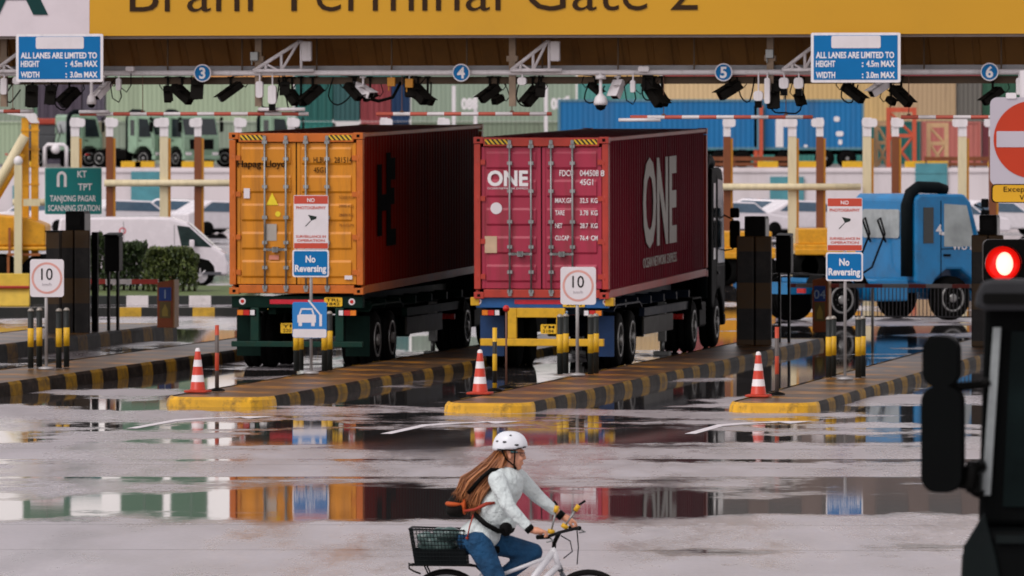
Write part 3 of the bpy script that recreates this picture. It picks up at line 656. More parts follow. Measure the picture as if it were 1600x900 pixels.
# blue container trailers on the raised road
def far_rig(px0, px1, py0, label, D, end=True):
    x0, x1 = (px0 - 800) * D / F, (px1 - 800) * D / F; wd = x1 - x0
    t = thing('container_truck', label, 'trailer', (x0, D, 2.4), 0)
    mb = MB(); mb.box(0, wd, 0, 2.44, .98, 3.72); b = obj('container', mb, BLUEC, t, bevel=.03)
    mb = MB()
    for q in (0, wd - .12): mb.box(q, q + .12, -.04, 0, .98, 3.72)
    mb.box(.12, wd - .12, -.04, 0, 3.58, 3.72); mb.box(.12, wd - .12, -.04, 0, .98, 1.12); obj('container_frame', mb, STEELB, b)
    mb = MB(); mb.box(-.1, wd + .1, .6, 1.9, .7, .95); obj('chassis', mb, DARK_STEEL, t)
    for y in (.15, 2.25):
        for xx in (wd - .9, wd - 2.1, 1.2):
            mb = MB(); mb.lathe([(.2, -.13), (.46, -.13), (.5, -.06), (.5, .06), (.46, .13), (.2, .13)], (xx, y, .5), 20, Matrix.Rotation(R(90), 4, 'X')); wv_ = obj('wheel', mb, RUBBER, t)
            mb = MB(); mb.lathe([(.29, -.14), (.1, -.1), (.1, .14)], (xx, y, .5), 14, Matrix.Rotation(R(90), 4, 'X')); obj('rim', mb, RIM, wv_)
    return t
r1 = far_rig(872, 1186, 163, 'long bright blue container trailer on the raised road, beyond the magenta container', 383)
r2 = far_rig(1192, 1350, 158, 'short bright blue container trailer carrying white print, on the raised road', 383.4)
mb = MB()
for a, b, c_, d in ((1212, 1224, 185, 232), (1224, 1234, 185, 192), (1306, 1318, 205, 213), (1303, 1312, 182, 190), (1256, 1262, 226, 233), (1310, 1316, 218, 226)):
    p0, p1 = px3(a, c_, 383.3), px3(b, d, 383.3); mb.rrect(p0.x - r2.location.x, p1.x - r2.location.x, p1.z - 2.4, p0.z - 2.4, min(.12, (p1.x - p0.x) * .3), -.03, -.012)
obj('container_lettering', mb, LETTER_WHITE, r2)
# steel lattice frames beside them
LAT = mat('orange red lattice steel', 'c8573a', .55, var=.1); LATB = mat('beige lattice steel', 'cba77c', .55, var=.1)
def lattice(px0, px1, py0, py1, m, label, D, cross=True):
    s = F / D; x0 = (px0 - 800) / s; wd = (px1 - px0) / s; z0, z1 = pz(py1, D) - 2.4, pz(py0, D) - 2.4
    t = thing('loading_frame', label, 'steel frame', (x0, D, 2.4), 0)
    for x in (0, wd - .22):
        mb = MB(); mb.box(x, x + .22, 0, .22, 0, z1); obj('post', mb, m, t)
    mb = MB(); mb.box(.22, wd - .22, .02, .2, z1 - .25, z1); mb.box(.22, wd - .22, .02, .2, z1 * .5, z1 * .5 + .2); obj('crossbar', mb, m, t)
    if cross:
        mb = MB()
        for a, b in (((.22, .1, z1 * .5), (wd - .22, .1, .1)), ((.22, .12, .1), (wd - .22, .12, z1 * .5)), ((.22, .1, z1 - .3), (wd - .22, .1, z1 * .55))): mb.cyl(a, b, .08, seg=6)
        obj('brace', mb, m, t)
    return t
lattice(1178, 1192, 165, 240, LAT, 'narrow red steel frame standing between the two blue trailers', 383, False)
lattice(1385, 1432, 168, 245, LAT, 'tall orange red steel frame with crossed braces beside a brown post', 384)
lattice(1448, 1482, 192, 246, LATB, 'beige lattice steel frame in front of the salmon container', 385)
lattice(1366, 1392, 190, 246, LATB, 'narrow beige lattice frame behind the third cream post', 386)
# ================================================================== gate canopy and gantry
VF, VB = 122.9, 123.7                       # lane depth of the fascia board and of the gantry beam
DM = dep(pu(800, VF), VF)
ZS = pz(54.5, DM)
can = thing('gate_canopy', 'wide gate canopy with yellow and white name fascia over all the lanes', 'canopy', W(0, 0, 0))
u0, u1, ud = pu(-420, VF), pu(2050, VF), pu(140, VF)
def cpz(py, u): return pz(py, dep(u, VF))
ZT = cpz(-95, pu(800, VF))
mb = MB(); mb.box(ud, u1, VF, VF + .12, ZS, ZT); yp = obj('name_board', mb, mat('signal yellow fascia', 'c99410', .4, var=.05, scale=.25, dirt=.08), can)
mb = MB(); mb.box(u0, ud - .004, VF, VF + .12, ZS, ZT); obj('name_board', mb, mat('white fascia', 'd8ced2', .4, var=.04, scale=.3, dirt=.1), can)
zb = cpz(17, pu(650, VF))
mb = MB(); ua, ub = pu(203, VF), pu(1090, VF)
put_text(mb, 'Brani Terminal Gate 2', ua, zb, .70 * 1.02, ub - ua, bold=-.006, depth=VF, ext=.02)
obj('lettering', mb, mat('brown black letters', '33210f', .5), yp)
mb = MB(); ub = pu(75, VF); put_text(mb, 'PSA', ub, zb, .95, 2.5, 'R', bold=.035, depth=VF, ext=.02); obj('lettering', mb, mat('dark green letters', '123a38', .5), can)
mb = MB(); mb.box(u0, u1, VF + .125, VF + .3, ZS - .05, ZS + .02); obj('fascia_trim', mb, mat('trim steel', '9a8e88', .5, .3, var=.1), can)
# ribbed bulkhead hanging behind the fascia, and the flat soffit behind it
SOF = mat('brown ribbed sheet', '87602f', .6, var=.15, scale=.8, dirt=.3, streak=True)
V1 = VF + .3; V2 = V1 + 23; ZB = ZS + .12
VA, VC = VF + 1.15, VF + 1.75; ZC = pz(104.5, dep(pu(800, VC), VC))
mb = MB(); x = u0
while x < u1:
    for (p, q, a, b) in ((0, .3, 0, 0), (.3, .33, 0, .05), (.33, .42, .05, .05), (.42, .45, .05, 0)):
        mb.face([(x + p, VA + a, ZS + .11), (x + q, VA + b, ZS + .11), (x + q, VC + b, ZC), (x + p, VC + a, ZC)])
    x += .45
obj('bulkhead', mb, SOF, can, recalc=False)
mb = MB(); mb.box(u0, u1, V1, V2, ZB, ZB + .06); obj('soffit', mb, SOF, can)
mb = MB(); mb.box(u0, u1, VC - .02, VC + .1, ZC - .06, ZC - .003); obj('bulkhead_trim', mb, mat('trim steel', '9a8e88'), can)
mb = MB(); mb.box(u0, u1, V1, V2 + .3, ZT - .3, ZT - .1); obj('roof', mb, mat('grey roof sheet', '77736e', .6), can)
mb = MB(); mb.box(u0, u1, V2, V2 + .28, ZB - .12, ZT - .31); obj('rear_fascia', mb, mat('pale rear fascia', 'b8b2b0', .5, var=.06), can)
mb = MB()
for k in range(9):
    xx = u0 + (u1 - u0) * (k + .5) / 9
    mb = MB(); mb.box(xx - .1, xx + .1, V1 + .1, V2 - .1, ZB + .062, ZT - .31); obj('roof_beam', mb, mat('roof beam steel', '5a4632', .6), can)
for (uu, vv) in ((u0 + .2, V1 + 4), (u1 - .2, V1 + 4), (u0 + .2, V2 - 9), (u1 - .2, V2 - 9)):
    mb = MB(); mb.box(uu - .17, uu + .17, vv - .17, vv + .17, .0, ZS - .05); obj('column', mb, WHITE, can)
# gantry beam
gz = lambda py, u: pz(py, dep(u, VB))
gan = thing('camera_gantry', 'white horizontal gantry beam carrying cameras and round lane numbers under the canopy', 'gantry', W(0, 0, 0))
um = pu(800, VB); zbm = gz(113.5, um)
mb = MB(); mb.cyl((u0, VB, zbm), (u1, VB, zbm), .05, seg=12); obj('beam', mb, WHITE, gan)
mb = MB(); mb.box(u0, u1, VB + .3, VB + .38, zbm + .05, zbm + .13); obj('cable_tray', mb, mat('grey cable tray', '9c9c9e', .5), gan)
mb = MB(); mb.box(u0, u1, VB + .15, VB + .45, zbm - .2, zbm - .07); obj('lower_beam', mb, mat('dark gantry steel', '4c3a26', .6), gan)
for k in range(22):
    x = u0 + 1.0 + k * 1.37
    mb = MB(); mb.box(x - .012, x + .012, VB + .2, VB + .24, zbm - .06, ZS + .0); obj('hanger', mb, mat('brown hanger steel', '5a4630', .6), gan)
for px in (403, 800, 1203, 5):
    x = pu(px, VB); mb = MB(); mb.box(x - .06, x + .06, VB + .02, VB + .12, zbm - .6, ZS - .04); mb.box(x - .1, x + .1, VB, VB + .14, zbm + .2, zbm + .3); obj('upright', mb, mat('pale upright steel', '8d7a66', .5, .2, var=.2), gan)
# triangular brackets with their white boxes
for px0, px1, l in ((395, 467, 'white triangular truss bracket between the round 3 and 4 signs'), (797, 855, 'white triangular truss bracket between the round 4 and 5 signs'), (1222, 1280, 'white triangular truss bracket half behind the blue limits board above the blue trailers'), (-12, 52, 'white triangular truss bracket half behind the blue limits board under the white fascia')):
    a, b = pu(px0, VB - .2), pu(px1, VB - .2); wd = b - a
    t = thing('truss_bracket', l, 'bracket', W(a, VB - .12, zbm - .03), group='triangular brackets on the gantry')
    hz = gz(62, b) - zbm
    mb = MB(); mb.cyl((0, 0, .07), (wd, 0, hz), .035, seg=8); mb.cyl((0, 0, .07), (wd + .25, 0, .07), .035, seg=8)
    for f, g in ((.26, .26), (.6, .6), (1.03, 1.03)): mb.cyl((wd * f, 0, .07), (wd * g, 0, .02 + hz * min(f, 1)), .026, seg=8)
    mb.cyl((wd * .6, 0, .07), (wd * .98, 0, hz), .026, seg=8); mb.cyl((wd * .3, 0, .3 * hz), (wd * .55, 0, .07), .018, seg=8)
    obj('truss', mb, WHITE, t)
    mb = MB(); mb.cbox((wd + .13, .02, hz * .7), (.17, .12, .36)); obj('lamp_box', mb, WHITE, t, bevel=.02)
# round lane numbers
for n, px in ((3, 314), (4, 718.5), (5, 1129), (6, 1545)):
    u = pu(px, VB - .25)
    t = thing('lane_number_sign', f'round blue lane sign with white number {n}, ' + {3: 'beside the long red and white hanging bar', 4: 'above the magenta container', 5: 'above the blue trailers', 6: 'above the red and white no entry sign'}[n], 'lane sign', W(u, VB - .13, zbm), group=None)
    mb = MB(); mb.disc((0, 0), .16, 0, .02); mb.mi = 1; mb.disc((0, 0), .138, -.008, -.0005); obj('disc', mb, [WHITE, BLUE_SIGN], t)
    mb = MB(); put_text(mb, str(n), 0, -.095, .19, None, 'C', bold=.03, depth=-.008); obj('lettering', mb, LETTER_WHITE, t)
    mb = MB(); mb.box(-.03, .03, .021, .1, -.04, .04); obj('clamp', mb, STEEL, t)
# height and width limit boards
for px0, px1, py0, py1, l in ((25, 161, 53, 128, 'blue lane limits board under the white fascia panel'), (1267, 1407, 51, 129, 'blue lane limits board under the yellow fascia, above the blue trailers')):
    v = VF - .45; a, b = pu(px0, v), pu(px1, v); D = dep((a + b) / 2, v); z0, z1 = pz(py1, D), pz(py0, D); wd = b - a; h = z1 - z0
    t = thing('limits_board', l + ', white rimmed', 'sign', W((a + b) / 2, v, z0), group='lane limit boards')
    mb = MB(); mb.rrect(-wd / 2, wd / 2, 0, h, .03, 0, .03); mb.mi = 1; mb.rrect(-wd / 2 + .05, wd / 2 - .05, .05, h - .045, .01, -.006, -.0005); obj('panel', mb, [WHITE, BLUE_SIGN], t)
    mb = MB(); mb.rrect(-wd * .27, wd * .28, h * .69, h * .94, .03, -.012, -.0065); obj('notice_plate', mb, WHITE_SIGN, t)
    mb = MB(); kw = dict(bold=.03, depth=-.006); q = h / .8
    put_text(mb, 'ALL LANES ARE LIMITED TO', -wd / 2 + .09, .395 * q, .095 * q, wd - .2, **kw)
    for zz, A_, B_ in ((.255, 'HEIGHT', '4.5m MAX'), (.075, 'WIDTH', '3.0m MAX')):
        put_text(mb, A_, -wd / 2 + .09, zz * q, .095 * q, .34, **kw); put_text(mb, ':', wd * .07, zz * q, .1 * q, None, **kw); put_text(mb, B_, wd / 2 - .1, zz * q, .095 * q, .5, 'R', **kw)
    obj('lettering', mb, LETTER_WHITE, t)
    mb = MB()
    for x in (-wd * .3, wd * .3): mb.box(x - .03, x + .03, .031, 1.2, h * .35, h * .42); mb.box(x - .03, x + .03, .031, .44, h * .8, h * .86)
    obj('mounting_arm', mb, STEEL, t)
# hanging red-white height bars
HB = stripe('red white bar', 'c4604f', 'e2dcdc', (1, 0, 0), .62, dirt=.15)
for px0, px1, py, ch, l in ((125, 482, 178, (223, 405), 'long red and white height bar hanging above the van and orange container'), (588, 862, 178, (628, 800), 'red and white height bar hanging above the gap between the two containers'), (985, 1270, 183, (1037, 1228), 'red and white height bar hanging in front of the blue trailers'), (1408, 1640, 183, (1420, 1600), 'red and white height bar reaching behind the no entry sign'), (-150, 52, 174, (-60, 20), 'red and white height bar hanging above the yellow masts')):
    v = VB + .05; a, b = pu(px0, v), pu(px1, v); z = pz(py, dep((a + b) / 2, v))
    t = thing('height_bar', l, 'height bar', W(a, v, z), group='hanging height limit bars')
    mb = MB(); mb.cyl((0, 0, 0), (b - a, 0, 0), .035, seg=10); obj('bar', mb, HB, t)
    for p in ch:
        x = pu(p, v) - a; mb = MB(); mb.cyl((x, 0, .036), (x, 0, zbm - z - .05), .008, seg=6); mb.box(x - .03, x + .03, -.03, .03, .03, .06); obj('hanger', mb, mat('rusty hanger', '6b4a38', .6), t)
    e = min((b - a) * .38, 1.2)
    if px0 in (125, 985):
        mb = MB(); mb.cyl((.0 if px0 == 125 else -.2, -.06, .04 if px0 == 125 else -.05), (.55, -.06, .04 if px0 == 125 else -.05), .032, seg=10); obj('tube_lamp', mb, WHITE, t)
    if px0 == 125:
        x = pu(405, v) - a; mb = MB(); mb.cyl((x, -.06, .08), (x + .85, -.06, .08), .035, seg=10); obj('tube_lamp', mb, WHITE, t)
# ---- cameras and lamps hanging from the gantry
CAMB = mat('dark camera housing', '191714', .6, var=.15)
def hang_cam(px, py, ln, wdt, roll, yaw, label, m=CAMB, cat='camera', name='surveillance_camera', z=VB + .1):
    """box camera on a drop arm: ln long, pointing down by roll and turned by yaw"""
    u = pu(px, z); zz = pz(py, dep(u, z)); ln *= 1.15; wdt *= 1.15
    t = thing(name, label, cat, W(u, z, zz), group='cameras hanging from the gantry')
    Mx = Matrix.Rotation(R(yaw), 4, 'Z') @ Matrix.Rotation(R(roll), 4, 'X')
    mb = MB(); mb.box(-wdt / 2, wdt / 2, -ln / 2, ln / 2, -wdt * .42, wdt * .36, Mx); mb.prism([(-wdt * .42, wdt * .37), (0, wdt * .5), (wdt * .42, wdt * .37)], 'y', -ln / 2, ln / 2)
    h = obj('housing', mb, m, t, bevel=.012)
    mb = MB(); mb.box(-wdt * .6, wdt * .6, -ln * .62, ln * .4, wdt * .5, wdt * .55, Mx); obj('sun_hood', mb, m, t)
    mb = MB(); mb.box(-wdt * .36, wdt * .36, -ln / 2 - .006, -ln / 2 + .001, -wdt * .32, wdt * .28, Mx); obj('lens_glass', mb, BLACK_GLOSS if m is CAMB else BLACK, h)
    mb = MB(); top = zbm - zz - .06
    mb.cyl((0, .02, wdt * .3), (0, .02, max(top, wdt * .5)), .022, seg=8); mb.box(-.05, .05, -.03, .07, max(top, wdt * .5) - .03, max(top, wdt * .5)); obj('drop_arm', mb, m, t)
    mb = MB(); p = Mx @ Vector((0, ln / 2, 0)); sg = 1 if p.x > 0 else -1
    mb.tube([p, p + Vector((sg * .08, .02, -.06)), p + Vector((sg * .14, .0, .02)), p + Vector((sg * .1, .0, .16)), (sg * .02, .06, max(top, .2))], .01, 6); obj('cable', mb, BLACK, t)
    return t
for a in ((262, 147, .26, .12, 60, 20, 'short black camera aimed down, first of three beside the round 3 sign'),
          (284, 147, .42, .15, 35, 62, 'long black camera tilted down towards the round 3 sign'),
          (309, 139, .3, .16, 75, 0, 'upright black camera hanging directly under the round 3 sign'),
          (360, 143, .42, .14, 35, -62, 'black camera facing the round 3 sign from above the orange container'),
          (456, 152, .26, .15, 50, 70, 'black camera with looped cable under the white truss, above the orange container'),
          (488, 148, .36, .17, 40, -60, 'black camera beneath the white lamp box, over the orange container doors'),
          (552, 143, .34, .14, 40, 60, 'black camera with the sagging cable loop beside the white bullet camera'),
          (653, 146, .42, .17, 38, 58, 'large black camera with amber lamp beside it, above the gap between containers'),
          (765, 146, .36, .16, 35, -58, 'black camera above the magenta container beneath the second truss'),
          (832, 150, .36, .17, 45, -50, 'black camera hanging above the magenta container side'),
          (930, 139, .26, .11, 35, 65, 'small black camera behind the hanging white dome'),
          (1022, 146, .46, .19, 50, 58, 'bulky black camera above the far blue trailer end'),
          (1140, 141, .38, .18, 30, -60, 'black camera hanging directly under the round 5 sign'),
          (1208, 152, .34, .17, 70, 10, 'black camera pointing straight down beneath the third truss'),
          (1249, 155, .2, .12, 65, 45, 'small black camera under the twin white lamp heads'),
          (1333, 146, .42, .14, 32, 60, 'slim black camera under the blue limits board, facing the white bullet camera'),
          (1408, 150, .42, .15, 38, 58, 'black camera just beyond the white bullet camera by the blue limits board'),
          (1551, 150, .36, .14, 35, -60, 'black camera hanging directly under the round 6 sign'),
          (50, 150, .34, .17, 70, 10, 'upright black camera below the limits board under the white fascia'),
          (108, 152, .36, .18, 40, -50, 'black camera close to the speed dome under the white limits board edge')):
    hang_cam(*a)
for a in ((446, 138, .2, .13, 80, 0, 'short black camera tucked beside the white stacked lamp unit'), (470, 158, .22, .12, 20, 40, 'small low black camera under the looped cables by the first truss'), (640, 138, .26, .14, 70, 15, 'black camera hanging just beside the amber lamp box'), (668, 156, .2, .13, 30, 70, 'small black camera low beside the large black camera'), (778, 156, .2, .12, 20, -30, 'small black camera low under the second truss'), (845, 140, .22, .13, 70, 0, 'upright black camera against the second truss end, above the magenta container'), (1034, 158, .2, .13, 25, 60, 'small black camera low beside the bulky black one'), (1013, 128, .24, .14, 75, 0, 'upright black camera close under the flat white box'), (1214, 132, .2, .13, 80, 0, 'upright black camera squeezed beside the tall white tube'), (1392, 158, .16, .1, 30, 50, 'tiny black camera low between the white bullet camera and lattice'), (578, 150, .22, .13, 25, -50, 'small black camera behind the sagging cable'), (80, 148, .3, .14, 70, 0, 'upright black camera centred below the limits board under the white fascia')):
    hang_cam(*a)
for a in ((161, 141, .34, .12, 42, -40, 'white bullet camera beside the blue limits board under the white fascia'), (567, 141, .38, .14, 25, 60, 'white bullet camera above the dark side of the orange container'), (965, 139, .3, .15, 55, -25, 'white bullet camera beside the big white dome'), (1374, 138, .34, .15, 30, -50, 'white bullet camera under the blue limits board above the steel lattice')):
    hang_cam(*a, m=WHITE)
for px, py, r, l in ((143, 156, .085, 'white dome camera with black bottom on a thin stem beside the limits board'), (938.5, 157, .125, 'big white dome camera on a stem in front of the blue trailer')):
    u = pu(px, VB - .1); zz = pz(py, dep(u, VB - .1)); t = thing('dome_camera', l, 'camera', W(u, VB - .1, zz))
    mb = MB(); mb.lathe([(r, -.08), (r, -.02), (r * .8, .06), (r * .3, .12), (.03, .16), (.028, zbm - zz)], seg=20); obj('housing', mb, WHITE, t)
    mb = MB(); mb.lathe([(.01, -.08 - r * .8), (r * .6, -.08 - r * .6), (r * .85, -.08)], seg=18); obj('dome', mb, BLACK_GLOSS, t)
    mb = MB(); mb.lathe([(r * .75, zbm - zz - .12), (r * .75, zbm - zz - .05)], seg=16); obj('mount', mb, WHITE, t)
for px, py, w_, h_, l in ((187, 132, .09, .22, 'slim white box with looped cables near the first bullet camera'), (990, 135, .09, .22, 'slim white box hanging beside the white bullet camera by the dome'), (407, 140, .13, .3, 'white junction box hanging under the truss by the round 3 sign'), (427, 148, .15, .34, 'white stacked lamp unit hanging over the orange container'), (817, 127, .16, .14, 'small white lamp head above the magenta container'), (1200, 142, .1, .46, 'tall white tube hanging under the third truss'), (1186, 150, .17, .18, 'white round lamp beside the tall white tube'), (1226, 130, .17, .2, 'white lamp head, closer to the tall white tube'), (1249, 130, .17, .2, 'white lamp head nearest the limits board above the blue trailers'), (1593, 135, .1, .3, 'white tube hanging over the no entry sign'), (1007, 108, .2, .1, 'flat white box sitting on the gantry beam near the round 5 sign'), (205, 108, .16, .09, 'flat white box sitting on the gantry beam near the round 3 sign'), (8, 135, .12, .3, 'white lamp tube hanging above the yellow masts'), (28, 126, .14, .14, 'small white lamp head below the white limits board corner')):
    u = pu(px, VB); zz = pz(py, dep(u, VB)); t = thing('gantry_lamp', l, 'lamp', W(u, VB - .07, zz), group='white lamps and boxes on the gantry')
    mb = MB(); mb.rrect(-w_ / 2, w_ / 2, -h_ / 2, h_ / 2, w_ * .35 if w_ < h_ else h_ * .35, -.06, .04); obj('casing', mb, WHITE, t, bevel=.008)
    if abs(zbm - zz) > h_ / 2: 
        mb = MB(); mb.cyl((0, 0, h_ / 2 - .01), (0, 0, zbm - zz), .015, seg=6); obj('stem', mb, WHITE, t)
    if w_ > .14 and h_ > .15:
        mb = MB(); mb.cbox((0, -.02, -h_ / 2 - .06), (w_ * .7, .1, .12)); obj('lens_glass', mb, BLACK, t)
    if w_ < .1:
        mb = MB(); mb.tube([(-.05, 0, h_ / 2), (-.16, .02, 0), (-.12, .02, -.25), (0, 0, -.32), (.05, 0, -.22), (.03, 0, -h_ / 2)], .012, 6); mb.tube([(.05, 0, -h_ * .3), (.14, 0, -.14), (.22, .02, -.02), (.22, .02, .2)], .01, 6); obj('cable', mb, BLACK, t)
# sagging cables
for pts, l in ((((560, 150), (590, 158), (612, 152), (625, 128)), 'black cable sagging beneath the white bullet camera above the containers'), ):
    u = pu(pts[0][0], VB); z = pz(pts[0][1], dep(u, VB)); t_ = []
    for p in pts:
        uu = pu(p[0], VB); t_.append((uu - u, 0, pz(p[1], dep(uu, VB)) - z))
    t = tag(obj('sagging_cable', MB().tube(t_, .03, 8), BLACK), l, 'cable'); t.location = W(u, VB + .1, z); t.rotation_euler = (0, 0, -TH)

for k, pl in enumerate((((405, 122), (400, 150), (412, 168), (430, 160), (436, 125)), ((440, 118), (447, 158), (452, 172), (466, 160), (470, 118)), ((630, 120), (640, 150), (668, 158), (672, 128)), ((815, 118), (806, 150), (818, 166), (836, 150), (842, 118)), ((920, 128), (912, 154), (926, 160), (944, 134)), ((1010, 118), (1002, 140), (1008, 156), (1030, 150), (1036, 118)), ((1200, 118), (1205, 170), (1226, 176), (1250, 172), (1256, 120)), ((1318, 128), (1314, 152), (1330, 160), (1340, 132)), ((20, 128), (6, 150), (14, 160), (30, 140)), ((90, 130), (84, 160), (100, 172), (118, 150)), ((520, 120), (512, 150), (526, 164), (546, 150), (556, 120)), ((1150, 120), (1156, 150), (1170, 158), (1178, 120)))):
    u = pu(pl[0][0], VB); z = pz(pl[0][1], dep(u, VB)); t_ = [Vector((pu(p[0], VB) - u, 0, pz(p[1], dep(pu(p[0], VB), VB)) - z)) for p in pl]
    sm = []
    for i in range(len(t_) - 1):
        for f in (0, .33, .66):
            p0, p1, p2, p3 = t_[max(i - 1, 0)], t_[i], t_[i + 1], t_[min(i + 2, len(t_) - 1)]
            sm.append(.5 * ((2 * p1) + (p2 - p0) * f + (2 * p0 - 5 * p1 + 4 * p2 - p3) * f * f + (3 * p1 - p0 - 3 * p2 + p3) * f ** 3))
    t = tag(obj('hanging_cable', MB().tube(sm + [t_[-1]], .014, 6), BLACK), 'thin black cable looping down from the gantry beam among the cameras', 'cable', 'looped cables under the gantry beam'); t.location = W(u, VB + .04 + .03 * (k % 3), z); t.rotation_euler = (0, 0, -TH)
for px, py, l in ((398, 88, 'small steel junction box on the brown upright by the first truss'), (1203, 84, 'small steel junction box on the pale upright by the round 5 sign'), (612, 128, 'small amber box under the beam above the containers'), (640, 130, 'amber lamp box beside the large black camera')):
    u = pu(px, VB); t = thing('junction_box', l, 'box', W(u, VB - .02, pz(py, dep(u, VB)))); mb = MB(); mb.cbox((0, 0, 0), (.14, .1, .16)); mb.cyl((-.05, 0, -.16), (-.05, 0, -.08), .015, seg=6); obj('casing', mb, mat('amber box', 'b57a1e', .5) if px in (612, 640) else STEEL, t, bevel=.01)
    if px in (612, 640): mb = MB(); mb.cyl((0, 0, .08), (0, 0, zbm - t.location.z - .04), .015, seg=6); obj('stem', mb, STEEL, t)
# ================================================================== lane islands
KERB = stripe('kerb paint', '94701f', '131211', (0, 1, 0), 1.9, .1, .42, .6, dirt=.95); KERB.node_tree.nodes['Principled BSDF'].inputs['Specular IOR Level'].default_value = .12
KERB_NOSE = mat('yellow nose paint', 'd9a31c', .5, var=.25, scale=3, dirt=.85, dcol='4a3a24')
def island_top():
    m = mat('island paving', '4f3d2c', .35, var=.25, scale=1.2, dirt=.5, dcol='32281f')
    t = m.node_tree; N, L = t.nodes, t.links; b = N['Principled BSDF']
    src = b.inputs['Base Color'].links[0].from_socket
    tc = N.new('ShaderNodeTexCoord'); d = N.new('ShaderNodeVectorMath'); d.operation = 'DOT_PRODUCT'; L.new(tc.outputs['Object'], d.inputs[0]); d.inputs[1].default_value = (.45, 1, 0)
    a = N.new('ShaderNodeMath'); a.operation = 'MULTIPLY_ADD'; L.new(d.outputs['Value'], a.inputs[0]); a.inputs[1].default_value = 1 / 2.1; a.inputs[2].default_value = 50
    f = N.new('ShaderNodeMath'); f.operation = 'FRACT'; L.new(a.outputs[0], f.inputs[0])
    g = N.new('ShaderNodeMath'); g.operation = 'LESS_THAN'; L.new(f.outputs[0], g.inputs[0]); g.inputs[1].default_value = .45
    n = N.new('ShaderNodeTexNoise'); n.inputs['Scale'].default_value = 2.4; n.inputs['Detail'].default_value = 8; L.new(tc.outputs['Object'], n.inputs['Vector'])
    r = N.new('ShaderNodeMapRange'); L.new(n.outputs['Fac'], r.inputs[0]); r.inputs[1].default_value = .42; r.inputs[2].default_value = .66; r.inputs[4].default_value = .8
    q = N.new('ShaderNodeMath'); q.operation = 'MULTIPLY'; L.new(g.outputs[0], q.inputs[0]); L.new(r.outputs[0], q.inputs[1])
    mm = N.new('ShaderNodeMix'); mm.data_type = 'RGBA'; L.new(q.outputs[0], mm.inputs[0]); L.new(src, mm.inputs[6]); mm.inputs[7].default_value = lin('b5781c') + [1]
    L.new(mm.outputs[2], b.inputs['Base Color']); return m
ITOP = island_top()
def island(ua, ub, v0, v1, label, nose=True, h=.15, kerb=None):
    t = thing('lane_island', label, 'traffic island', W((ua + ub) / 2, v0, 0), group='raised kerbed islands between the lanes')
    hw = (ub - ua) / 2; L_ = v1 - v0
    r = .42
    out = [(-hw, L_), (-hw, r * 1.6)] + [(-hw + r - r * math.cos(R(a)), r * 1.6 - r * 1.6 * math.sin(R(a))) for a in (20, 45, 70, 90)] + [(hw - r + r * math.cos(R(a)), r * 1.6 - r * 1.6 * math.sin(R(a))) for a in (90, 70, 45, 20)] + [(hw, r * 1.6), (hw, L_)]
    ins_ = [(x * (hw - .07) / hw, y + .09 if y < L_ else y) for x, y in out]
    mb = MB(); n = len(out)
    lo = mb._v([(x, y, 0) for x, y in out]); mid = mb._v([(x * .98, y + .015, h - .045) for x, y in out]); hi = mb._v([(x * .94, y + .06, h) for x, y in out]); ii = mb._v([(x, y, h) for x, y in ins_])
    nose_y = 1.1
    for A, B in ((lo, mid), (mid, hi), (hi, ii)):
        for i in range(n - 1):
            f = mb.bm.faces.new((A[i], A[i + 1], B[i + 1], B[i])); f.material_index = 1 if (nose and max(out[i][1], out[i + 1][1]) < nose_y) else 0
    if nose:   # the painted nose is a cast yellow block in front
        pass
    obj('kerb', mb, [kerb or KERB, KERB_NOSE], t)
    mb = MB(); mb.face([(x, y, h - .012) for x, y in ins_]); obj('paving', mb, ITOP, t)
    mb = MB(); mb.box(-hw * .95, hw * .95, L_ + .001, L_ + .12, 0, h - .005); obj('end_kerb', mb, KERB_NOSE, t)
    return t
I1 = island(-24.2, -22.47, 106.3, 141, 'kerbed island with yellow nose between the orange and magenta container trucks')
I2 = island(-19.5, -18.1, 104.6, 139.2, 'kerbed island with yellow nose beside the magenta container truck, carrying a speed sign')
I3 = island(-15.25, -13.85, 105.4, 141, 'kerbed island with yellow nose in front of the blue prime mover')
I0 = island(-29.3, -27.55, 101, 141, 'kerbed island beside the orange container truck, carrying the speed sign next to dark columns', h=.22)
IM = island(-34.2, -32.15, 104, 143, 'dark kerbed island carrying the black columns and the orange lane 1 post', h=.28)
island(-10.9, -9.3, 108, 141, 'kerbed island mostly hidden by the dark truck cab')
# bevelled yellow nose blocks seen on three islands
# ---- lane arrows painted on the apron
PAINT = mat('worn road paint', 'e4dee0', .4, var=.1, scale=2, dirt=.3, dcol='6a6364')
def arrow(px, py, rz, label=None):
    u, v = gv(px, py); mb = MB(); z = .004
    pts = [(0, -2.2), (.16, -2.2), (.16, .5), (.5, 1.5), (.85, 1.9), (.75, 2.05), (.3, 1.75), (0, 1.0)]
    mb.face([(x, y, z) for x, y in pts]); mb.face([(x, y, z) for x, y in [(.55, 2.3), (1.2, 2.45), (1.0, 1.5)]])
    o = obj('lane_arrow', mb, PAINT); struct(o); o.location = W(u, v, 0); o.rotation_euler = (0, 0, rz)
arrow(640, 668, -TH); arrow(1105, 668, -TH); arrow(250, 660, -TH)
for k in range(3):
    pass
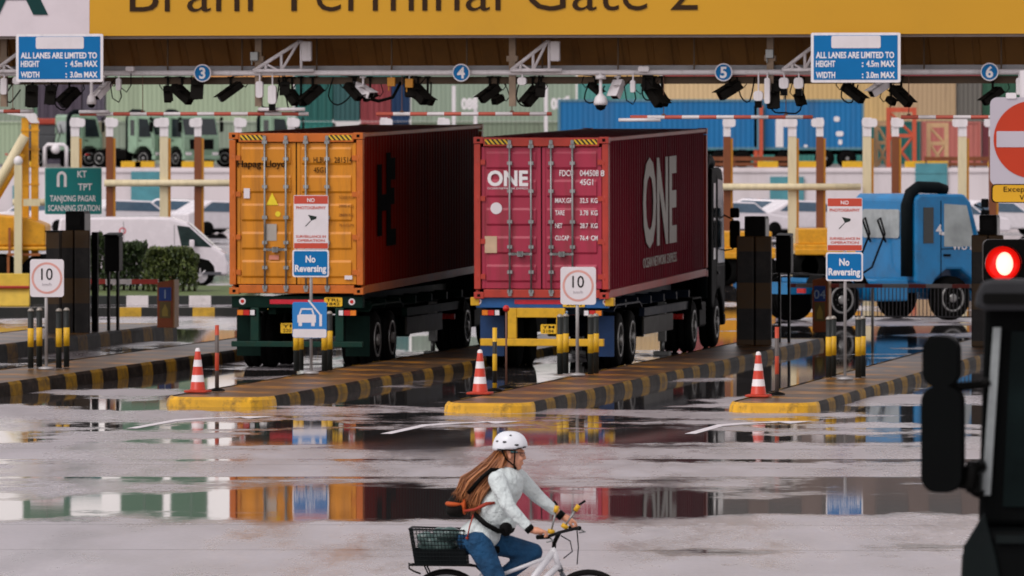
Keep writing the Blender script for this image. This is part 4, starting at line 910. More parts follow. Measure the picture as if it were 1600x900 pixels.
# ---- traffic cones
CONE = stripe('cone sleeve', 'c93a22', 'e6dfde', (0, 0, 1), .24, .86, .55, .4, dirt=.2)
def cone(px, py, zb, label, h=.70):
    u, v = gv(px, py, zb)
    t = thing('traffic_cone', label, 'traffic cone', W(u, v, zb), group='cones on the island noses')
    mb = MB(); mb.lathe([(.135, .035), (.12, .05), (.06, h * .72), (.038, h - .02), (.02, h)], seg=20); obj('cone', mb, CONE, t)
    mb = MB(); mb.rrect(-.19, .19, -.19, .19, .04, 0, .035)
    for v_ in mb.bm.verts: v_.co = Vector((v_.co.x, v_.co.z, v_.co.y))
    obj('base', mb, mat('cone base rubber', 'b5381f', .6, var=.15), t, bevel=.01)
cone(309, 613, .15, 'orange cone with white bands on the island nose before the orange container truck')
cone(750, 616, .15, 'orange cone with white bands on the island nose before the magenta container truck')
cone(1185, 620, .15, 'orange cone with white bands on the island nose before the blue prime mover')
# ---- marker posts
def post(px, py0, py1, zb, r, m, label, name='marker_post', ballcol=None):
    u, v = gv(px, py1, zb); D = dep(u, v); h = pz(py0, D) - zb
    t = thing(name, label, 'marker post', W(u, v, zb))
    mb = MB(); mb.cyl((0, 0, .0), (0, 0, h), r, seg=12); obj('pole', mb, m, t)
    mb = MB(); mb.lathe([(.13, 0), (.12, .025), (r * 1.3, .05)], seg=16); obj('base', mb, BLACK, t)
    if ballcol: mb = MB(); mb.ball((0, 0, h), .055); obj('knob', mb, ballcol, t)
RG = stripe('red grey pole', 'c0472c', '5d5550', (0, 0, 1), .56, .42, .5, dirt=.3); YB = stripe('yellow black pole', 'dfae22', '1b1a18', (0, 0, 1), .46, .3, .58, dirt=.25)
post(339, 508, 611, .15, .033, RG, 'thin red and grey marker post beside the cone before the orange truck')
post(773, 512, 611, .15, .036, YB, 'thin yellow and black marker post beside the cone before the magenta truck')
post(791, 482, 606, .15, .016, mat('rusty rod', '6d4a3c', .6), 'very thin rusty rod with a red knob, before the magenta truck', ballcol=RED)
post(1214, 511, 617, .15, .033, RG, 'thin red and grey marker post beside the cone before the blue prime mover')
# ---- bollards
BOLL = None
def boll_mat():
    m = stripe('bollard paint', '2c2e2c', 'dfae22', (0, 0, 1), 3.0, 0, .5)  # replaced below
    return m
def bollard(px, py, zb, h, label, group):
    global BOLL
    u, v = gv(px, py, zb)
    if BOLL is None:
        t = thing('bollard', label, 'bollard', W(u, v, zb), group=group)
        m_ = mat('bollard black', '2b2e2c', .4, var=.15, dirt=.2); r = .05
        mb = MB(); mb.cyl((0, 0, 0), (0, 0, .97), r, seg=16); obj('shaft', mb, m_, t)
        mb = MB(); mb.cyl((0, 0, .361), (0, 0, .679), r + .003, seg=16); obj('band', mb, YELLOW, t)
        mb = MB(); mb.lathe([(r + .004, .965), (r + .004, .985), (r * .7, 1.01), (.02, 1.02)], seg=16); obj('cap', mb, mat('worn pale cap', '9a948a', .4, .3), t)
        BOLL = t; return t
    t = dup(BOLL, W(u, v, zb), None, label); t['group'] = group; return t
for isl, xs, py, nm in (('0', (48, 61.5, 92, 104), 575, 'speed sign by the black columns'), ('1', (463, 470, 507, 515), 580, 'stacked signs before the orange truck'), ('2', (875, 884, 923, 931), 585, 'speed sign before the magenta truck'), ('3', (1295, 1302, 1341, 1348), 590, 'warning sign before the blue truck')):
    for k, x in enumerate(xs):
        bollard(x, py - (1.5 if k % 2 else 0), .22 if isl == '0' else .15, 1, 'black and yellow ' + ('outer' if k in (0, 3) else 'inner') + ' bollard ' + ('left' if k < 2 else 'right') + ' of the ' + nm, 'bollard pairs on the islands')
# ---- signs on posts
RINGC = mat('faded red ring', 'd39a90', .4, var=.1)
def sign_root(px, py, zb, label, name='traffic_sign'):
    u, v = gv(px, py, zb); D = dep(u, v); t = thing(name, label, 'sign', W(u, v, zb)); s = F / D / CT
    X = lambda p: (p - px) / s
    Z = lambda p: pz(p, D) - zb
    return t, X, Z
def pole(t, ztop, r=.028, y=.035):
    mb = MB(); mb.cyl((0, y, 0), (0, y, ztop), r, seg=12); mb.lathe([(.14, 0), (.13, .03), (r, .05)], (0, y, 0), 14); obj('pole', mb, POLE, t)
def speed10(px, base, x0, x1, y0, y1, label, zb=.15):
    t, X, Z = sign_root(px, base, zb, label)
    pole(t, Z(y0) - .02); cx, cz = (X(x0) + X(x1)) / 2, (Z(y0) + Z(y1)) / 2; r = (Z(y0) - Z(y1)) * .42
    mb = MB(); mb.rrect(X(x0), X(x1), Z(y1), Z(y0), .05, -.004, .004); p = obj('panel', mb, WHITE_SIGN, t)
    mb = MB(); n = 40
    for i in range(n):
        a, b = 2 * math.pi * i / n, 2 * math.pi * (i + 1) / n
        mb.face([(cx + q * math.cos(c_), -.0062, cz + q * math.sin(c_)) for q, c_ in ((r, a), (r, b), (r * .86, b), (r * .86, a))])
    obj('ring', mb, RINGC, p, recalc=False)
    mb = MB(); put_text(mb, '10', cx, cz - .03, .2, .2, 'C', depth=-.005); obj('lettering', mb, LETTER_BLACK, p)
    mb = MB(); put_text(mb, 'km/h', cx, cz - .13, .05, .16, 'C', depth=-.005); obj('lettering', mb, mat('faded grey print', 'b5aeb2', .5), p)
speed10(71.5, 577, 46, 101, 405, 464, 'white speed limit 10 sign on a pole in front of the black columns', .22)
speed10(901.5, 587, 875, 932, 417, 476, 'white speed limit 10 sign on a pole in front of the magenta container')
def cctv_norev(px, base, xa, xb, ya, yb, na, nb, nc, nd, label, wash=None):
    t, X, Z = sign_root(px, base, .15, label); pole(t, Z(ya) - .02, .026)
    RS = mat('red sign print', 'c0452f', .45, var=.06); 
    mb = MB(); mb.rrect(X(xa), X(xb), Z(yb), Z(ya), .02, -.004, .006); mb.mi = 1
    h = Z(ya) - Z(yb); w_ = X(xb) - X(xa)
    mb.box(X(xa) + .008, X(xb) - .008, -.0065, -.0045, Z(ya) - .16 * h, Z(ya) - .01); mb.box(X(xa) + .008, X(xb) - .008, -.0065, -.0045, Z(yb) + .008, Z(yb) + .11 * h)
    p = obj('camera_warning_panel', mb, [WHITE_SIGN, RS], t); cx = (X(xa) + X(xb)) / 2
    mb = MB(); put_text(mb, 'NO', cx, Z(ya) - .125 * h, .07 * h, .13, 'C', bold=.02, depth=-.0065); obj('lettering', mb, LETTER_WHITE, p)
    mb = MB(); put_text(mb, 'PHOTOGRAPHY', cx, Z(ya) - .26 * h, .055 * h, w_ * .86, 'C', bold=.02, depth=-.004); put_text(mb, 'SURVEILLANCE IN', cx, Z(yb) + .21 * h, .045 * h, w_ * .86, 'C', bold=.02, depth=-.004); put_text(mb, 'OPERATION', cx, Z(yb) + .135 * h, .045 * h, w_ * .8, 'C', bold=.02, depth=-.004); obj('lettering', mb, RS, p)
    mb = MB(); zc = Z(ya) - .43 * h
    mb.prism([(cx - .05, zc + .06), (cx + .1, zc + .03), (cx + .09, zc - .01), (cx + .0, zc - .04), (cx - .02, zc + .01)], 'y', -.0075, -.0045); mb.prism([(cx - .01, zc - .04), (cx + .01, zc - .035), (cx - .09, zc - .14), (cx - .1, zc - .13)], 'y', -.0075, -.0045); obj('camera_pictogram', mb, mat('dark green print', '24302a', .5), p)
    mb = MB(); mb.rrect(X(na), X(nb), Z(nd), Z(nc), .04, -.008, .008); mb.mi = 1; mb.rrect(X(na) + .025, X(nb) - .025, Z(nd) + .025, Z(nc) - .025, .03, -.0125, -.0085)
    p = obj('no_reversing_panel', mb, [WHITE, BLUE_SIGN], t); cx = (X(na) + X(nb)) / 2; h = Z(nc) - Z(nd)
    mb = MB(); put_text(mb, 'No', cx, Z(nc) - .46 * h, .24 * h, .17, 'C', bold=.03, depth=-.0125); put_text(mb, 'Reversing', cx, Z(nd) + .2 * h, .24 * h, (X(nb) - X(na)) * .86, 'C', bold=.03, depth=-.0125); obj('lettering', mb, LETTER_WHITE, p)
    if wash:
        a, b, c_, d = wash; mb = MB(); mb.rrect(X(a), X(b), Z(d), Z(c_), .04, -.008, .006); mb.mi = 1; mb.rrect(X(a) + .006, X(b) - .006, Z(d) + .006, Z(d) + .15, .03, -.0105, -.0085)
        p = obj('barrier_panel', mb, [mat('wash sign blue', '1b78bb', .35, var=.05), WHITE_SIGN], t)
        mb = MB(); cx = (X(a) + X(b)) / 2 - .02; z = Z(d) + .2; y = (-.0105, -.0085)
        # front view of a car and the arm of a gate
        mb.prism([(cx - .19, z + .06), (cx + .13, z + .06), (cx + .13, z + .19), (cx + .09, z + .2), (cx - .15, z + .2), (cx - .19, z + .19)], 'y', *y)
        mb.box(cx - .17, cx - .11, *y, z, z + .06); mb.box(cx + .05, cx + .11, *y, z, z + .06)
        for q in (((cx - .15, z + .2), (cx - .12, z + .29)), ((cx + .09, z + .2), (cx + .06, z + .29)), ((cx - .13, z + .29), (cx + .07, z + .29)), ((cx + .0, z + .44), (cx + .2, z + .2))):
            (xa_, za_), (xb_, zb_) = q; dx, dz = xb_ - xa_, zb_ - za_; l_ = math.hypot(dx, dz); nx, nz_ = -dz / l_ * .014, dx / l_ * .014
            mb.prism([(xa_ + nx, za_ + nz_), (xb_ + nx, zb_ + nz_), (xb_ - nx, zb_ - nz_), (xa_ - nx, za_ - nz_)], 'y', -.0115, -.0085)
        mb.box(cx + .19, cx + .235, *y, z, z + .2); obj('car_pictogram', mb, WHITE_SIGN, p)
cctv_norev(485.5, 584, 458, 514, 305, 389, 456, 515, 390, 433, 'post of three signs before the orange truck: camera warning, No Reversing, car barrier', (456, 511.5, 472, 528))
cctv_norev(1320, 593, 1292, 1348, 309, 392, 1290, 1349, 394, 439, 'post of two signs before the blue prime mover: camera warning and No Reversing')
# ---- black terminal columns with hazard bands
HAZ = stripe('column hazard', '4c350f', '0d0c0b', (0, 0, 1), 1.1, .35, .45, dirt=.4)
COLB = mat('column black', '121212', .4, var=.15)
def column(px0, px1, pyt, u_, v_, label):
    D = dep(u_, v_); a, b = pu(px0, v_), pu(px1, v_); zt = pz(pyt, D); zb = .14
    t = thing('lane_terminal', label, 'terminal column', W(a, v_, zb), group='black terminal columns on the islands'); wd = b - a; h = zt - zb
    mb = MB(); mb.box(0, wd, 0, .55, 0, h); obj('housing', mb, COLB, t, bevel=.02)
    mb = MB(); mb.box(-.14, wd * .5, -.1, -.003, .0, h - .38); mb.box(wd * .56, wd + .14, -.1, -.003, 0, h - .38); obj('hazard_guard', mb, HAZ, t, bevel=.02)
    mb = MB(); mb.box(.06, wd - .06, -.02, -.003, h - .3, h - .08); obj('screen', mb, BLACK_GLOSS, t)
    mb = MB(); mb.box(wd + .003, wd + .012, .03, .52, .1, h - .05); obj('side_panel', mb, mat('grey panel', '4b5052', .35), t)
    # second, slimmer reader post behind
    return t
def reader(px0, px1, pyt, v_, label, pxp):
    a, b = pu(px0, v_), pu(px1, v_); zt = pz(pyt, dep(a, v_)); t = thing('card_reader', label, 'reader post', W(a, v_, .14), group='slim reader posts beside the columns'); wd = b - a; h = zt - .2
    mb = MB(); mb.box(0, wd, 0, .35, h - .75, h - .05); mb.prism([(-.12, h - .05), (.36, h - .05), (.36, h + .03), (-.12, h - .01)], 'x', 0, wd); obj('head', mb, COLB, t, bevel=.02)
    for x in (.1 * wd, wd * .72):
        mb = MB(); mb.box(x, x + wd * .16, .1, .2, 0, h - .751); obj('leg', mb, COLB, t)
    return t
column(102, 131, 330, -32.8, 136.4, 'black terminal column with hazard bands behind the green road sign board')
column(1163, 1195, 338, -19.0, 134.5, 'black terminal column with yellow hazard bands beside the magenta truck')
column(1530, 1557, 336, -14.6, 134.5, 'black terminal column with hazard bands behind the red signal lamp')
reader(163, 186, 361, 138.0, 'slim black reader post between the black column and the hedge', 0)
reader(1212, 1236, 362, 136.6, 'slim black reader post between the hazard column and the orange lane 04 post', 0)
v_ = 137.2; a = pu(143, v_); t = thing('steel_post', 'plain slim black post standing between column and reader', 'post', W(a, v_, .14)); mb = MB(); mb.box(0, .12, 0, .12, 0, pz(358, dep(a, v_)) - .2); mb.lathe([(.1, 0), (.1, .03), (.06, .05)], (.06, .06, 0)); obj('shaft', mb, COLB, t)
v_ = 135.6; a = pu(72, v_); t = thing('steel_post', 'broad black and brown banded post beside the tall column, behind the speed sign', 'post', W(a, v_, .14)); mb = MB(); mb.box(0, .26, 0, .26, 0, pz(358, dep(a, v_)) - .2); obj('shaft', mb, HAZ, t)
mb = MB(); mb.box(-.02, .28, -.02, .28, pz(358, dep(a, v_)) - .2, pz(358, dep(a, v_)) - .17); obj('cap', mb, COLB, t)
# ---- lane number posts and boom barriers
ORP = mat('rust orange post', '8f4418', .45, var=.15, dirt=.2)
def lane_post(px0, px1, pyt, pyb, zb, num, label):
    u, v = gv((px0 + px1) / 2, pyb, zb); D = dep(u, v); s = F / D / CT; h = pz(pyt, D) - zb; wd = (px1 - px0) / s
    t = thing('barrier_post', label, 'barrier post', W(u, v, zb), group='orange barrier posts with lane numbers')
    mb = MB(); mb.prism([(-wd / 2, 0), (wd / 2, 0), (wd / 2, h), (-wd / 2, h - .06)], 'y', 0, .4); obj('cabinet', mb, ORP, t, bevel=.01)
    mb = MB(); mb.box(wd / 2 + .002, wd / 2 + .03, .0, .4, .0, h); obj('side_panel', mb, mat('buff panel', 'a97a4c', .5), t)
    mb = MB(); mb.box(-wd * .38, wd * .38, -.008, -.001, h * .56, h * .84); mb.mi = 1; mb.box(-wd * .34, wd * .34, -.008, -.001, h * .2, h * .54); p = obj('number_panel', mb, [mat('deep blue panel', '14408c', .4), mat('olive panel', '6b5a2c', .5)], t)
    mb = MB(); put_text(mb, num, 0, h * .61, .18, None, 'C', depth=-.008); obj('lettering', mb, mat('pale number', '9fb4c8', .5), p)
    mb = MB(); mb.prism([(-.06, h * .24), (.06, h * .24), (.06, h * .36), (0, h * .5), (-.06, h * .36)], 'y', -.012, -.008); obj('emblem', mb, mat('dull gold print', 'a08a3a', .5), p)
    return t, u, v, D
p1, ua_, va_, D1 = lane_post(245, 271, 437, 512, .28, '1', 'orange barrier post with blue lane number 1 panel, before the hedge')
p4, ub_, vb_, D4 = lane_post(1269, 1293, 433, 519, .14, '04', 'orange barrier post with dark blue number 04 panel, before the blue prime mover')
BARM = stripe('boom paint', 'b5382c', 'd8d2d2', (1, 0, 0), 1.1, .2, .5, dirt=.2)
z = pz(441, D1); t = thing('boom_barrier', 'red and white boom arm reaching from the lane 1 post to the black column', 'barrier', W(pu(140, va_ + .45), va_ + .45, z)); L_ = pu(247, va_ + .45) - pu(140, va_ + .45)
mb = MB(); mb.box(0, L_, 0, .06, -.05, .05); obj('arm', mb, BARM, t)
z = pz(447, D4); t = thing('boom_barrier', 'long red and grey boom with hanging rods, in front of the blue prime mover', 'barrier', W(pu(1230, vb_ + .45), vb_ + .45, z)); L_ = pu(1535, vb_ + .45) - pu(1230, vb_ + .45)
mb = MB(); mb.box(0, L_, 0, .06, -.04, .04); arm = obj('arm', mb, stripe('boom paint grey', '9a4038', 'a8a4a4', (1, 0, 0), .9, .2, .4, dirt=.2), t)
mb = MB()
for i in range(34):
    x = 1.4 + i * (L_ - 1.45) / 33; mb.box(x - .008, x + .008, .024, .036, -.62, -.04)
mb.box(1.4, L_, .022, .038, -.65, -.62); obj('skirt_lattice', mb, mat('dull rod', '57565a', .5, .4), t)
mb = MB(); x = pu(1363, vb_ + .45) - pu(1230, vb_ + .45); mb.cyl((x, .03, -z), (x, .03, -.05), .03, seg=10); obj('support_leg', mb, POLE, t)
# ================================================================== middle distance
# ---- green road sign
D = 150.0
g = thing('road_sign', 'green direction sign for the scanning station, behind the tall black column', 'sign', (px3(114.5, 335, D).x, D, 0), 0)
gx = g.location.x; X = lambda p: (p - 800) * D / F - gx; Z = lambda p: pz(p, D)
mb = MB(); mb.rrect(X(70), X(159), Z(335), Z(262), .03, 0, .03); mb.mi = 1; mb.rrect(X(71.5), X(157.5), Z(333.5), Z(263.5), .03, -.006, -.0005); obj('panel', mb, [mat('pale green edge', '7fb5a8', .4), mat('green sign face', '0a7a78', .35, var=.05)], g)
mb = MB(); k = dict(depth=-.006, bold=.02)
put_text(mb, 'KT', X(121), Z(277), .14, .2, **k); put_text(mb, 'TPT', X(122), Z(297), .14, .3, **k); put_text(mb, 'TANJONG PAGAR', X(78), Z(314.5), .125, X(150) - X(78), **k); put_text(mb, 'SCANNING STATION', X(75), Z(329.5), .125, X(156) - X(75), **k)
pts = [(X(91), 0, Z(292)), (X(91), 0, Z(276))] + [(X(96.5) - (X(96.5) - X(91)) * math.cos(R(a)), 0, Z(276) + .085 * math.sin(R(a))) for a in range(20, 180, 20)] + [(X(102), 0, Z(276)), (X(102), 0, Z(292))]
for a, b in zip(pts, pts[1:]):
    pass
po = [(p[0], p[2]) for p in pts]
outer = []; inner = []
for i, (x, z) in enumerate(po):
    a, b = po[max(i - 1, 0)], po[min(i + 1, len(po) - 1)]; dx, dz = b[0] - a[0], b[1] - a[1]; l_ = math.hypot(dx, dz); nx, nz_ = -dz / l_ * .03, dx / l_ * .03
    outer.append((x + nx, z + nz_)); inner.append((x - nx, z - nz_))
for i in range(len(po) - 1):
    mb.face([(q[0], -.0095, q[1]) for q in (outer[i], outer[i + 1], inner[i + 1], inner[i])])
obj('lettering', mb, LETTER_WHITE, g)
mb = MB()
mb.cyl((X(105), .07, 0), (X(105), .07, Z(264)), .04, seg=10); obj('pole', mb, POLE, g)
mb = MB(); mb.cyl((X(128), .07, 0), (X(128), .07, Z(264)), .04, seg=10); obj('pole', mb, POLE, g)
# ---- cream and brown gate posts with white lamp heads
DP = 205.0
def gate_post(px, m, label, group, wpx=12, hd=1):
    s = F / DP; p = px3(px, 262, DP); h = pz(184, DP); w_ = wpx / s
    t = thing('gate_post', label, 'post', (p.x, DP, 0), 0, group)
    mb = MB(); mb.box(-w_ / 2, w_ / 2, 0, w_, 0, h - .55); obj('shaft', mb, m, t); mb = MB(); mb.box(w_ / 2 + .004, w_ / 2 + .07, .02, w_, 0, h - .6); obj('flange', mb, mat('ochre flange', 'b57a1e', .5, var=.1), t)
    mb = MB(); mb.box(-w_ * .5, w_ * .5, -.01, w_, h - .545, h - .0); mb.rrect(-w_ * (1.2 if hd < 0 else .6), w_ * (1.2 if hd > 0 else .6), h - .27, h - .02, .08, -.05, w_ * .8); mb.box(-.3, .3, .1, .2, 0, .004); obj('lamp_head', mb, WHITE, t)
    return t
for i, (px, hd, l) in enumerate(((117, 1, 'above the green road sign'), (256, -1, 'rising behind the white van roof'), (1238, -1, 'in front of the short blue container trailer'), (1355, 1, 'beside the short blue container trailer end'), (1504, -1, 'behind the blue prime mover cab'))):
    gate_post(px, CREAM, 'cream gate post with white lamp head, ' + l, 'cream gate posts', 13, hd)
for i, (px, hd, l) in enumerate(((171, 1, 'next to the green road sign edge'), (309, -1, 'behind the white van windscreen'), (1136, 1, 'behind the black mirror beside the magenta container'), (1281, -1, 'behind the orange lane 04 post'), (1399, 1, 'above the blue prime mover roof'), (1428, 1, 'close by the blue prime mover snorkel'), (372, 1, 'behind the orange container'), (455, 1, 'behind the middle of the orange container'), (600, 1, 'behind the dark side of the orange container'), (690, 1, 'behind the far end of the orange container'), (1551, -1, 'behind the no entry sign'))):
    if px == 1428: continue
    gate_post(px, BROWN, 'brown gate post with white lamp head, ' + l, 'brown gate posts', 11, hd)
for a, b, py, l in ((163, 470, 286, 'cream horizontal pipe rail tying the gate posts behind the white van'), (1128, 1345, 292, 'cream horizontal pipe rail tying the gate posts beyond the blue prime mover'), (20, 80, 316, 'short cream pipe rail between the yellow masts and road sign')):
    p = px3(a, py, DP - .1); t = tag(obj('pipe_rail', MB().cyl((0, 0, 0), ((b - a) * DP / F, 0, 0), .1, seg=10), CREAM), l, 'rail'); t.location = p
# ---- parked white cars in the far yard
def car(loc, rotz, label, colm):
    t = thing('parked_car', label, 'car', loc, rotz, 'white cars parked below the retaining wall')
    mb = MB(); mb.prism([(-2.15, .3), (2.15, .3), (2.2, .6), (2.05, .82), (1.1, .95), (.45, 1.42), (-1.1, 1.48), (-1.9, 1.05), (-2.2, .95)], 'y', -.86, .86); obj('body', mb, colm, t, bevel=.06)
    for sy in (-1, 1):
        mb = MB(); mb.prism([(.95, .97), (.42, 1.36), (-1.05, 1.41), (-1.6, 1.03)], 'y', *sorted((sy * .85, sy * .872))); obj('side_window', mb, mat('blue grey car glass', '51687a', .12, var=.1), t)
    mb = MB(); mb.face([(1.12, -.7, .965), (1.12, .7, .965), (.5, .62, 1.41), (.5, -.62, 1.41)]); obj('windscreen', mb, mat('blue grey car glass', '51687a'), t)
    for sx in (-1.3, 1.35):
        for sy in (-1, 1):
            mb = MB(); mb.lathe([(.1, -.1), (.3, -.1), (.32, 0), (.3, .1), (.1, .1)], (sx, sy * .78, .32), 16, Matrix.Rotation(R(90), 4, 'X')); obj('wheel', mb, RUBBER, t)
    return t
CARW = mat('white car paint', 'e6e0e3', .25, var=.03, coat=.5)
c0 = None
for i, (px, D, rz, l) in enumerate(((210, 296, 20, 'white parked car above the van roof, partly behind a brown gate post'), (290, 300, -10, 'white parked car above the van cab beside the second brown gate post'), (352, 292, 30, 'white parked car just beside the orange container edge'), (1150, 290, 25, 'white parked car behind the black mirror of the magenta truck'), (1205, 300, -15, 'white parked car between the hazard column and third cream gate post'), (1262, 294, 20, 'white parked car behind the fourth brown gate post'), (1490, 285, 15, 'white parked car in front of the blue prime mover nose'), (60, 298, 160, 'white parked car behind the yellow loader'), (1560, 292, 10, 'white parked car beyond the no entry sign'))):
    p = ((px - 800) * D / F, D, 0)
    if c0 is None: c0 = car(p, R(rz), l, CARW)
    else: dup(c0, p, R(rz), l)
# ---- white van
D = 194.0; s = F / D
van = thing('van', 'white high roof van driving past behind the clipped hedges', 'van', ((357 - 800) / s, D, 0), 0)
VANW = mat('white van paint', 'e4dce0', .25, var=.03, coat=.5)
mb = MB(); Lv = 4.75; hv = 1.94
prof = [(-Lv, .32), (-.02, .32), (.0, .62), (-.1, .92), (-.42, 1.12), (-1.12, 1.74), (-1.6, hv - .02), (-2.2, hv), (-Lv + .1, hv - .02), (-Lv, 1.2)]
mb.prism(prof, 'y', 0, 1.7); obj('body', mb, VANW, van, bevel=.07)
for yy in (-.006, 1.694):
    mb = MB(); mb.prism([(-.46, 1.1), (-1.08, 1.66), (-1.42, 1.7), (-1.3, 1.14)], 'y', yy, yy + .012); obj('side_window', mb, mat('van glass', '2c3a38', .1, var=.4, scale=4), van)
mb = MB(); mb.face([(-.44, .12, 1.16), (-.44, 1.58, 1.16), (-1.1, 1.45, 1.755), (-1.1, .25, 1.755)]); obj('windscreen', mb, TEAL_GLASS, van)
for x, y in ((-.78, .12), (-.78, 1.58), (-3.7, .12), (-3.7, 1.58)):
    mb = MB(); mb.lathe([(.1, -.1), (.3, -.1), (.32, -.03), (.32, .03), (.3, .1), (.1, .1)], (x, y, .32), 22, Matrix.Rotation(R(90), 4, 'X')); wv_ = obj('wheel', mb, RUBBER, van)
    mb = MB()
    for k in range(8):
        a = k * math.pi / 4; mb.cyl((x, y - .115, .32), (x + .2 * math.cos(a), y - .115, .32 + .2 * math.sin(a)), .022, seg=6)
    mb.cyl((x, y - .112, .32), (x, y - .1, .32), .21, seg=18); obj('rim', mb, mat('bright rim', 'c4c0c2', .3, .4), wv_)
mb = MB(); mb.prism([(-1.2, .3), (-1.16, .58), (-1.02, .74), (-.78, .8), (-.54, .74), (-.4, .58), (-.36, .3)], 'y', -.004, .02); obj('wheel_arch', mb, BLACK, van)
mb = MB(); mb.box(-1.26, -1.1, -.02, -.002, .92, .97); obj('door_handle', mb, BLACK, van); mb = MB(); mb.box(-1.5, -1.485, -.004, -.001, .4, 1.72); mb.box(-2.9, -2.885, -.004, -.001, .4, 1.8); mb.box(-4.4, -1.5, -.004, -.001, .86, .875); obj('door_seam', mb, mat('seam grey', '6a6668', .6), van); mb = MB(); mb.box(-4.6, -.2, -.012, -.002, .34, .42); obj('sill_trim', mb, mat('sill grey', '55555a', .6), van); mb = MB(); mb.box(-1.82, -1.78, -.012, -.002, .8, .97); obj('trim_mark', mb, BLACK, van)
mb = MB()
for i in range(20):
    a, b = 2 * math.pi * i / 20, 2 * math.pi * (i + 1) / 20
    mb.face([(-2.92 + q * math.cos(c_), -.004, 1.55 + q * math.sin(c_)) for q, c_ in ((.1, a), (.1, b), (.06, b), (.06, a))])
obj('emblem', mb, mat('pink emblem', 'd26a72', .4), van, recalc=False)
mb = MB(); mb.cbox((-1.0, -.14, 1.2), (.14, .12, .22)); obj('wing_mirror', mb, VANW, van, bevel=.03)
mb = MB(); mb.box(-.1, .012, .1, .4, .72, .9); mb.box(-.1, .012, 1.3, 1.6, .72, .9); obj('headlight', mb, mat('lamp glass', 'b9bcc0', .15), van)
# ---- hedges
def leaf_mat(name, a, b):
    m = bpy.data.materials.new(name); m.use_nodes = True; N, L = m.node_tree.nodes, m.node_tree.links; p = N['Principled BSDF']
    g_ = N.new('ShaderNodeNewGeometry'); r = N.new('ShaderNodeValToRGB'); L.new(g_.outputs['Random Per Island'], r.inputs[0])
    r.color_ramp.elements[0].color = lin(a) + [1]; r.color_ramp.elements[1].color = lin(b) + [1]; L.new(r.outputs[0], p.inputs['Base Color']); p.inputs['Roughness'].default_value = .55; return m
LEAF1, LEAF2 = leaf_mat('dark hedge leaves', '18240f', '42562a'), leaf_mat('clipped hedge leaves', '2a3a1b', '69753a')
def hedge(px0, px1, pyt, D, depth, m, label, n, shape):
    s = F / D; x0 = (px0 - 800) / s; wd = (px1 - px0) / s; h = pz(pyt, D)
    t = thing('hedge', label, 'hedge', (x0, D, .12), 0); rnd = random.Random(px0)
    mb = MB()
    for i in range(n):
        fx = rnd.random(); fy = rnd.random(); top = h * shape(fx)
        q = rnd.random() ** .55 * top
        if rnd.random() < .35: q = top * (.9 + .14 * rnd.random())
        c = Vector((fx * wd, fy * depth, q)) + Vector((mnoise.noise(Vector((fx * 5, fy * 3, q * 3))) * .12, 0, mnoise.noise(Vector((fx * 7 + 3, fy * 3, q))) * .12))
        e = Matrix.Rotation(rnd.random() * 6.3, 3, 'Z') @ Matrix.Rotation(rnd.random() * 2.4 - .6, 3, 'X'); l = .035 + .045 * rnd.random()
        mb.face([c + e @ Vector(p) for p in ((-l * .5, 0, 0), (0, -l, .01), (l * .5, 0, 0), (0, l, .01))])
    obj('foliage', mb, m, t, recalc=False)
    mb = MB()
    for i in range(9):
        x = wd * (i + .5) / 9; mb.tube([(x, depth * .5, -.1), (x + .05, depth * .5, h * .4), (x - .06 + rnd.random() * .2, depth * .4, h * .75 * shape((i + .5) / 9))], [.04, .03, .012], 6)
    obj('stem', mb, mat('hedge stem', '3a2a1c', .8), t)
hedge(134, 226, 372, 184, 1.6, LEAF1, 'tall loose dark green hedge behind the black reader post', 8500, lambda f: .72 + .22 * math.sin(min(1, f * 1.5 + .2) * math.pi * .9))
hedge(224, 306, 398, 183, 1.5, LEAF2, 'lower clipped hedge between the dark hedge and the van wheel', 8500, lambda f: .82 + .18 * min(1, 9 * f * (1 - f)) - .1 * max(0, f - .7))
# pink blossoms at the hedge top are too small to stand apart
# ---- planted verge and kerbs of the cross road
KW = stripe('white black kerb', 'd9d2d0', '1d2320', (1, 0, 0), 1.55, .15, .35, .5, dirt=.3); KY = stripe('yellow black kerb', 'cfa432', '20221f', (1, 0, 0), 1.7, .35, .3, .5, dirt=.45)
p0, p1 = -26.0, (350 - 800) * 174 / F
mb = MB(); mb.box(-30, p1 + .3, 174.3, 190.5, 0, .12); struct(obj('verge', mb, mat('grass verge', '5c6b3c', .8, var=.35, scale=3, bump=.5)))
t = tag(obj('kerb_line', MB().box(-30, p1 + .5, 174, 174.29, 0, .22), KW), 'white and black painted kerb along the planted verge', 'kerb')
u0_, u1_ = -30, (425 - 800) * 163 / F
mb = MB(); mb.box(-30, u1_, 163.3, 166, 0, .14); struct(obj('median', mb, mat('median paving', '857d78', .4, var=.15, scale=1)))
t = tag(obj('kerb_line', MB().box(-30, u1_ + .1, 163, 163.29, 0, .2), KY), 'yellow and black painted kerb of the median before the planted verge', 'kerb')
p = px3(18, 440, 172); t = thing('road_barrier', 'yellow and red barrier block standing behind the speed sign', 'barrier', (p.x - .5, 172.5, 0), 0)
mb = MB(); mb.prism([(0, 0), (.4, 0), (.28, .42), (.26, .8), (.14, .8), (.12, .42)], 'x', -.9, .9); mb.mi = 1; mb.box(-.9, .9, .02, .1, .43, .5); obj('block', mb, [mat('pale yellow plastic', 'd6b23c', .4), mat('red plastic', 'a83226', .4)], t, bevel=.02)
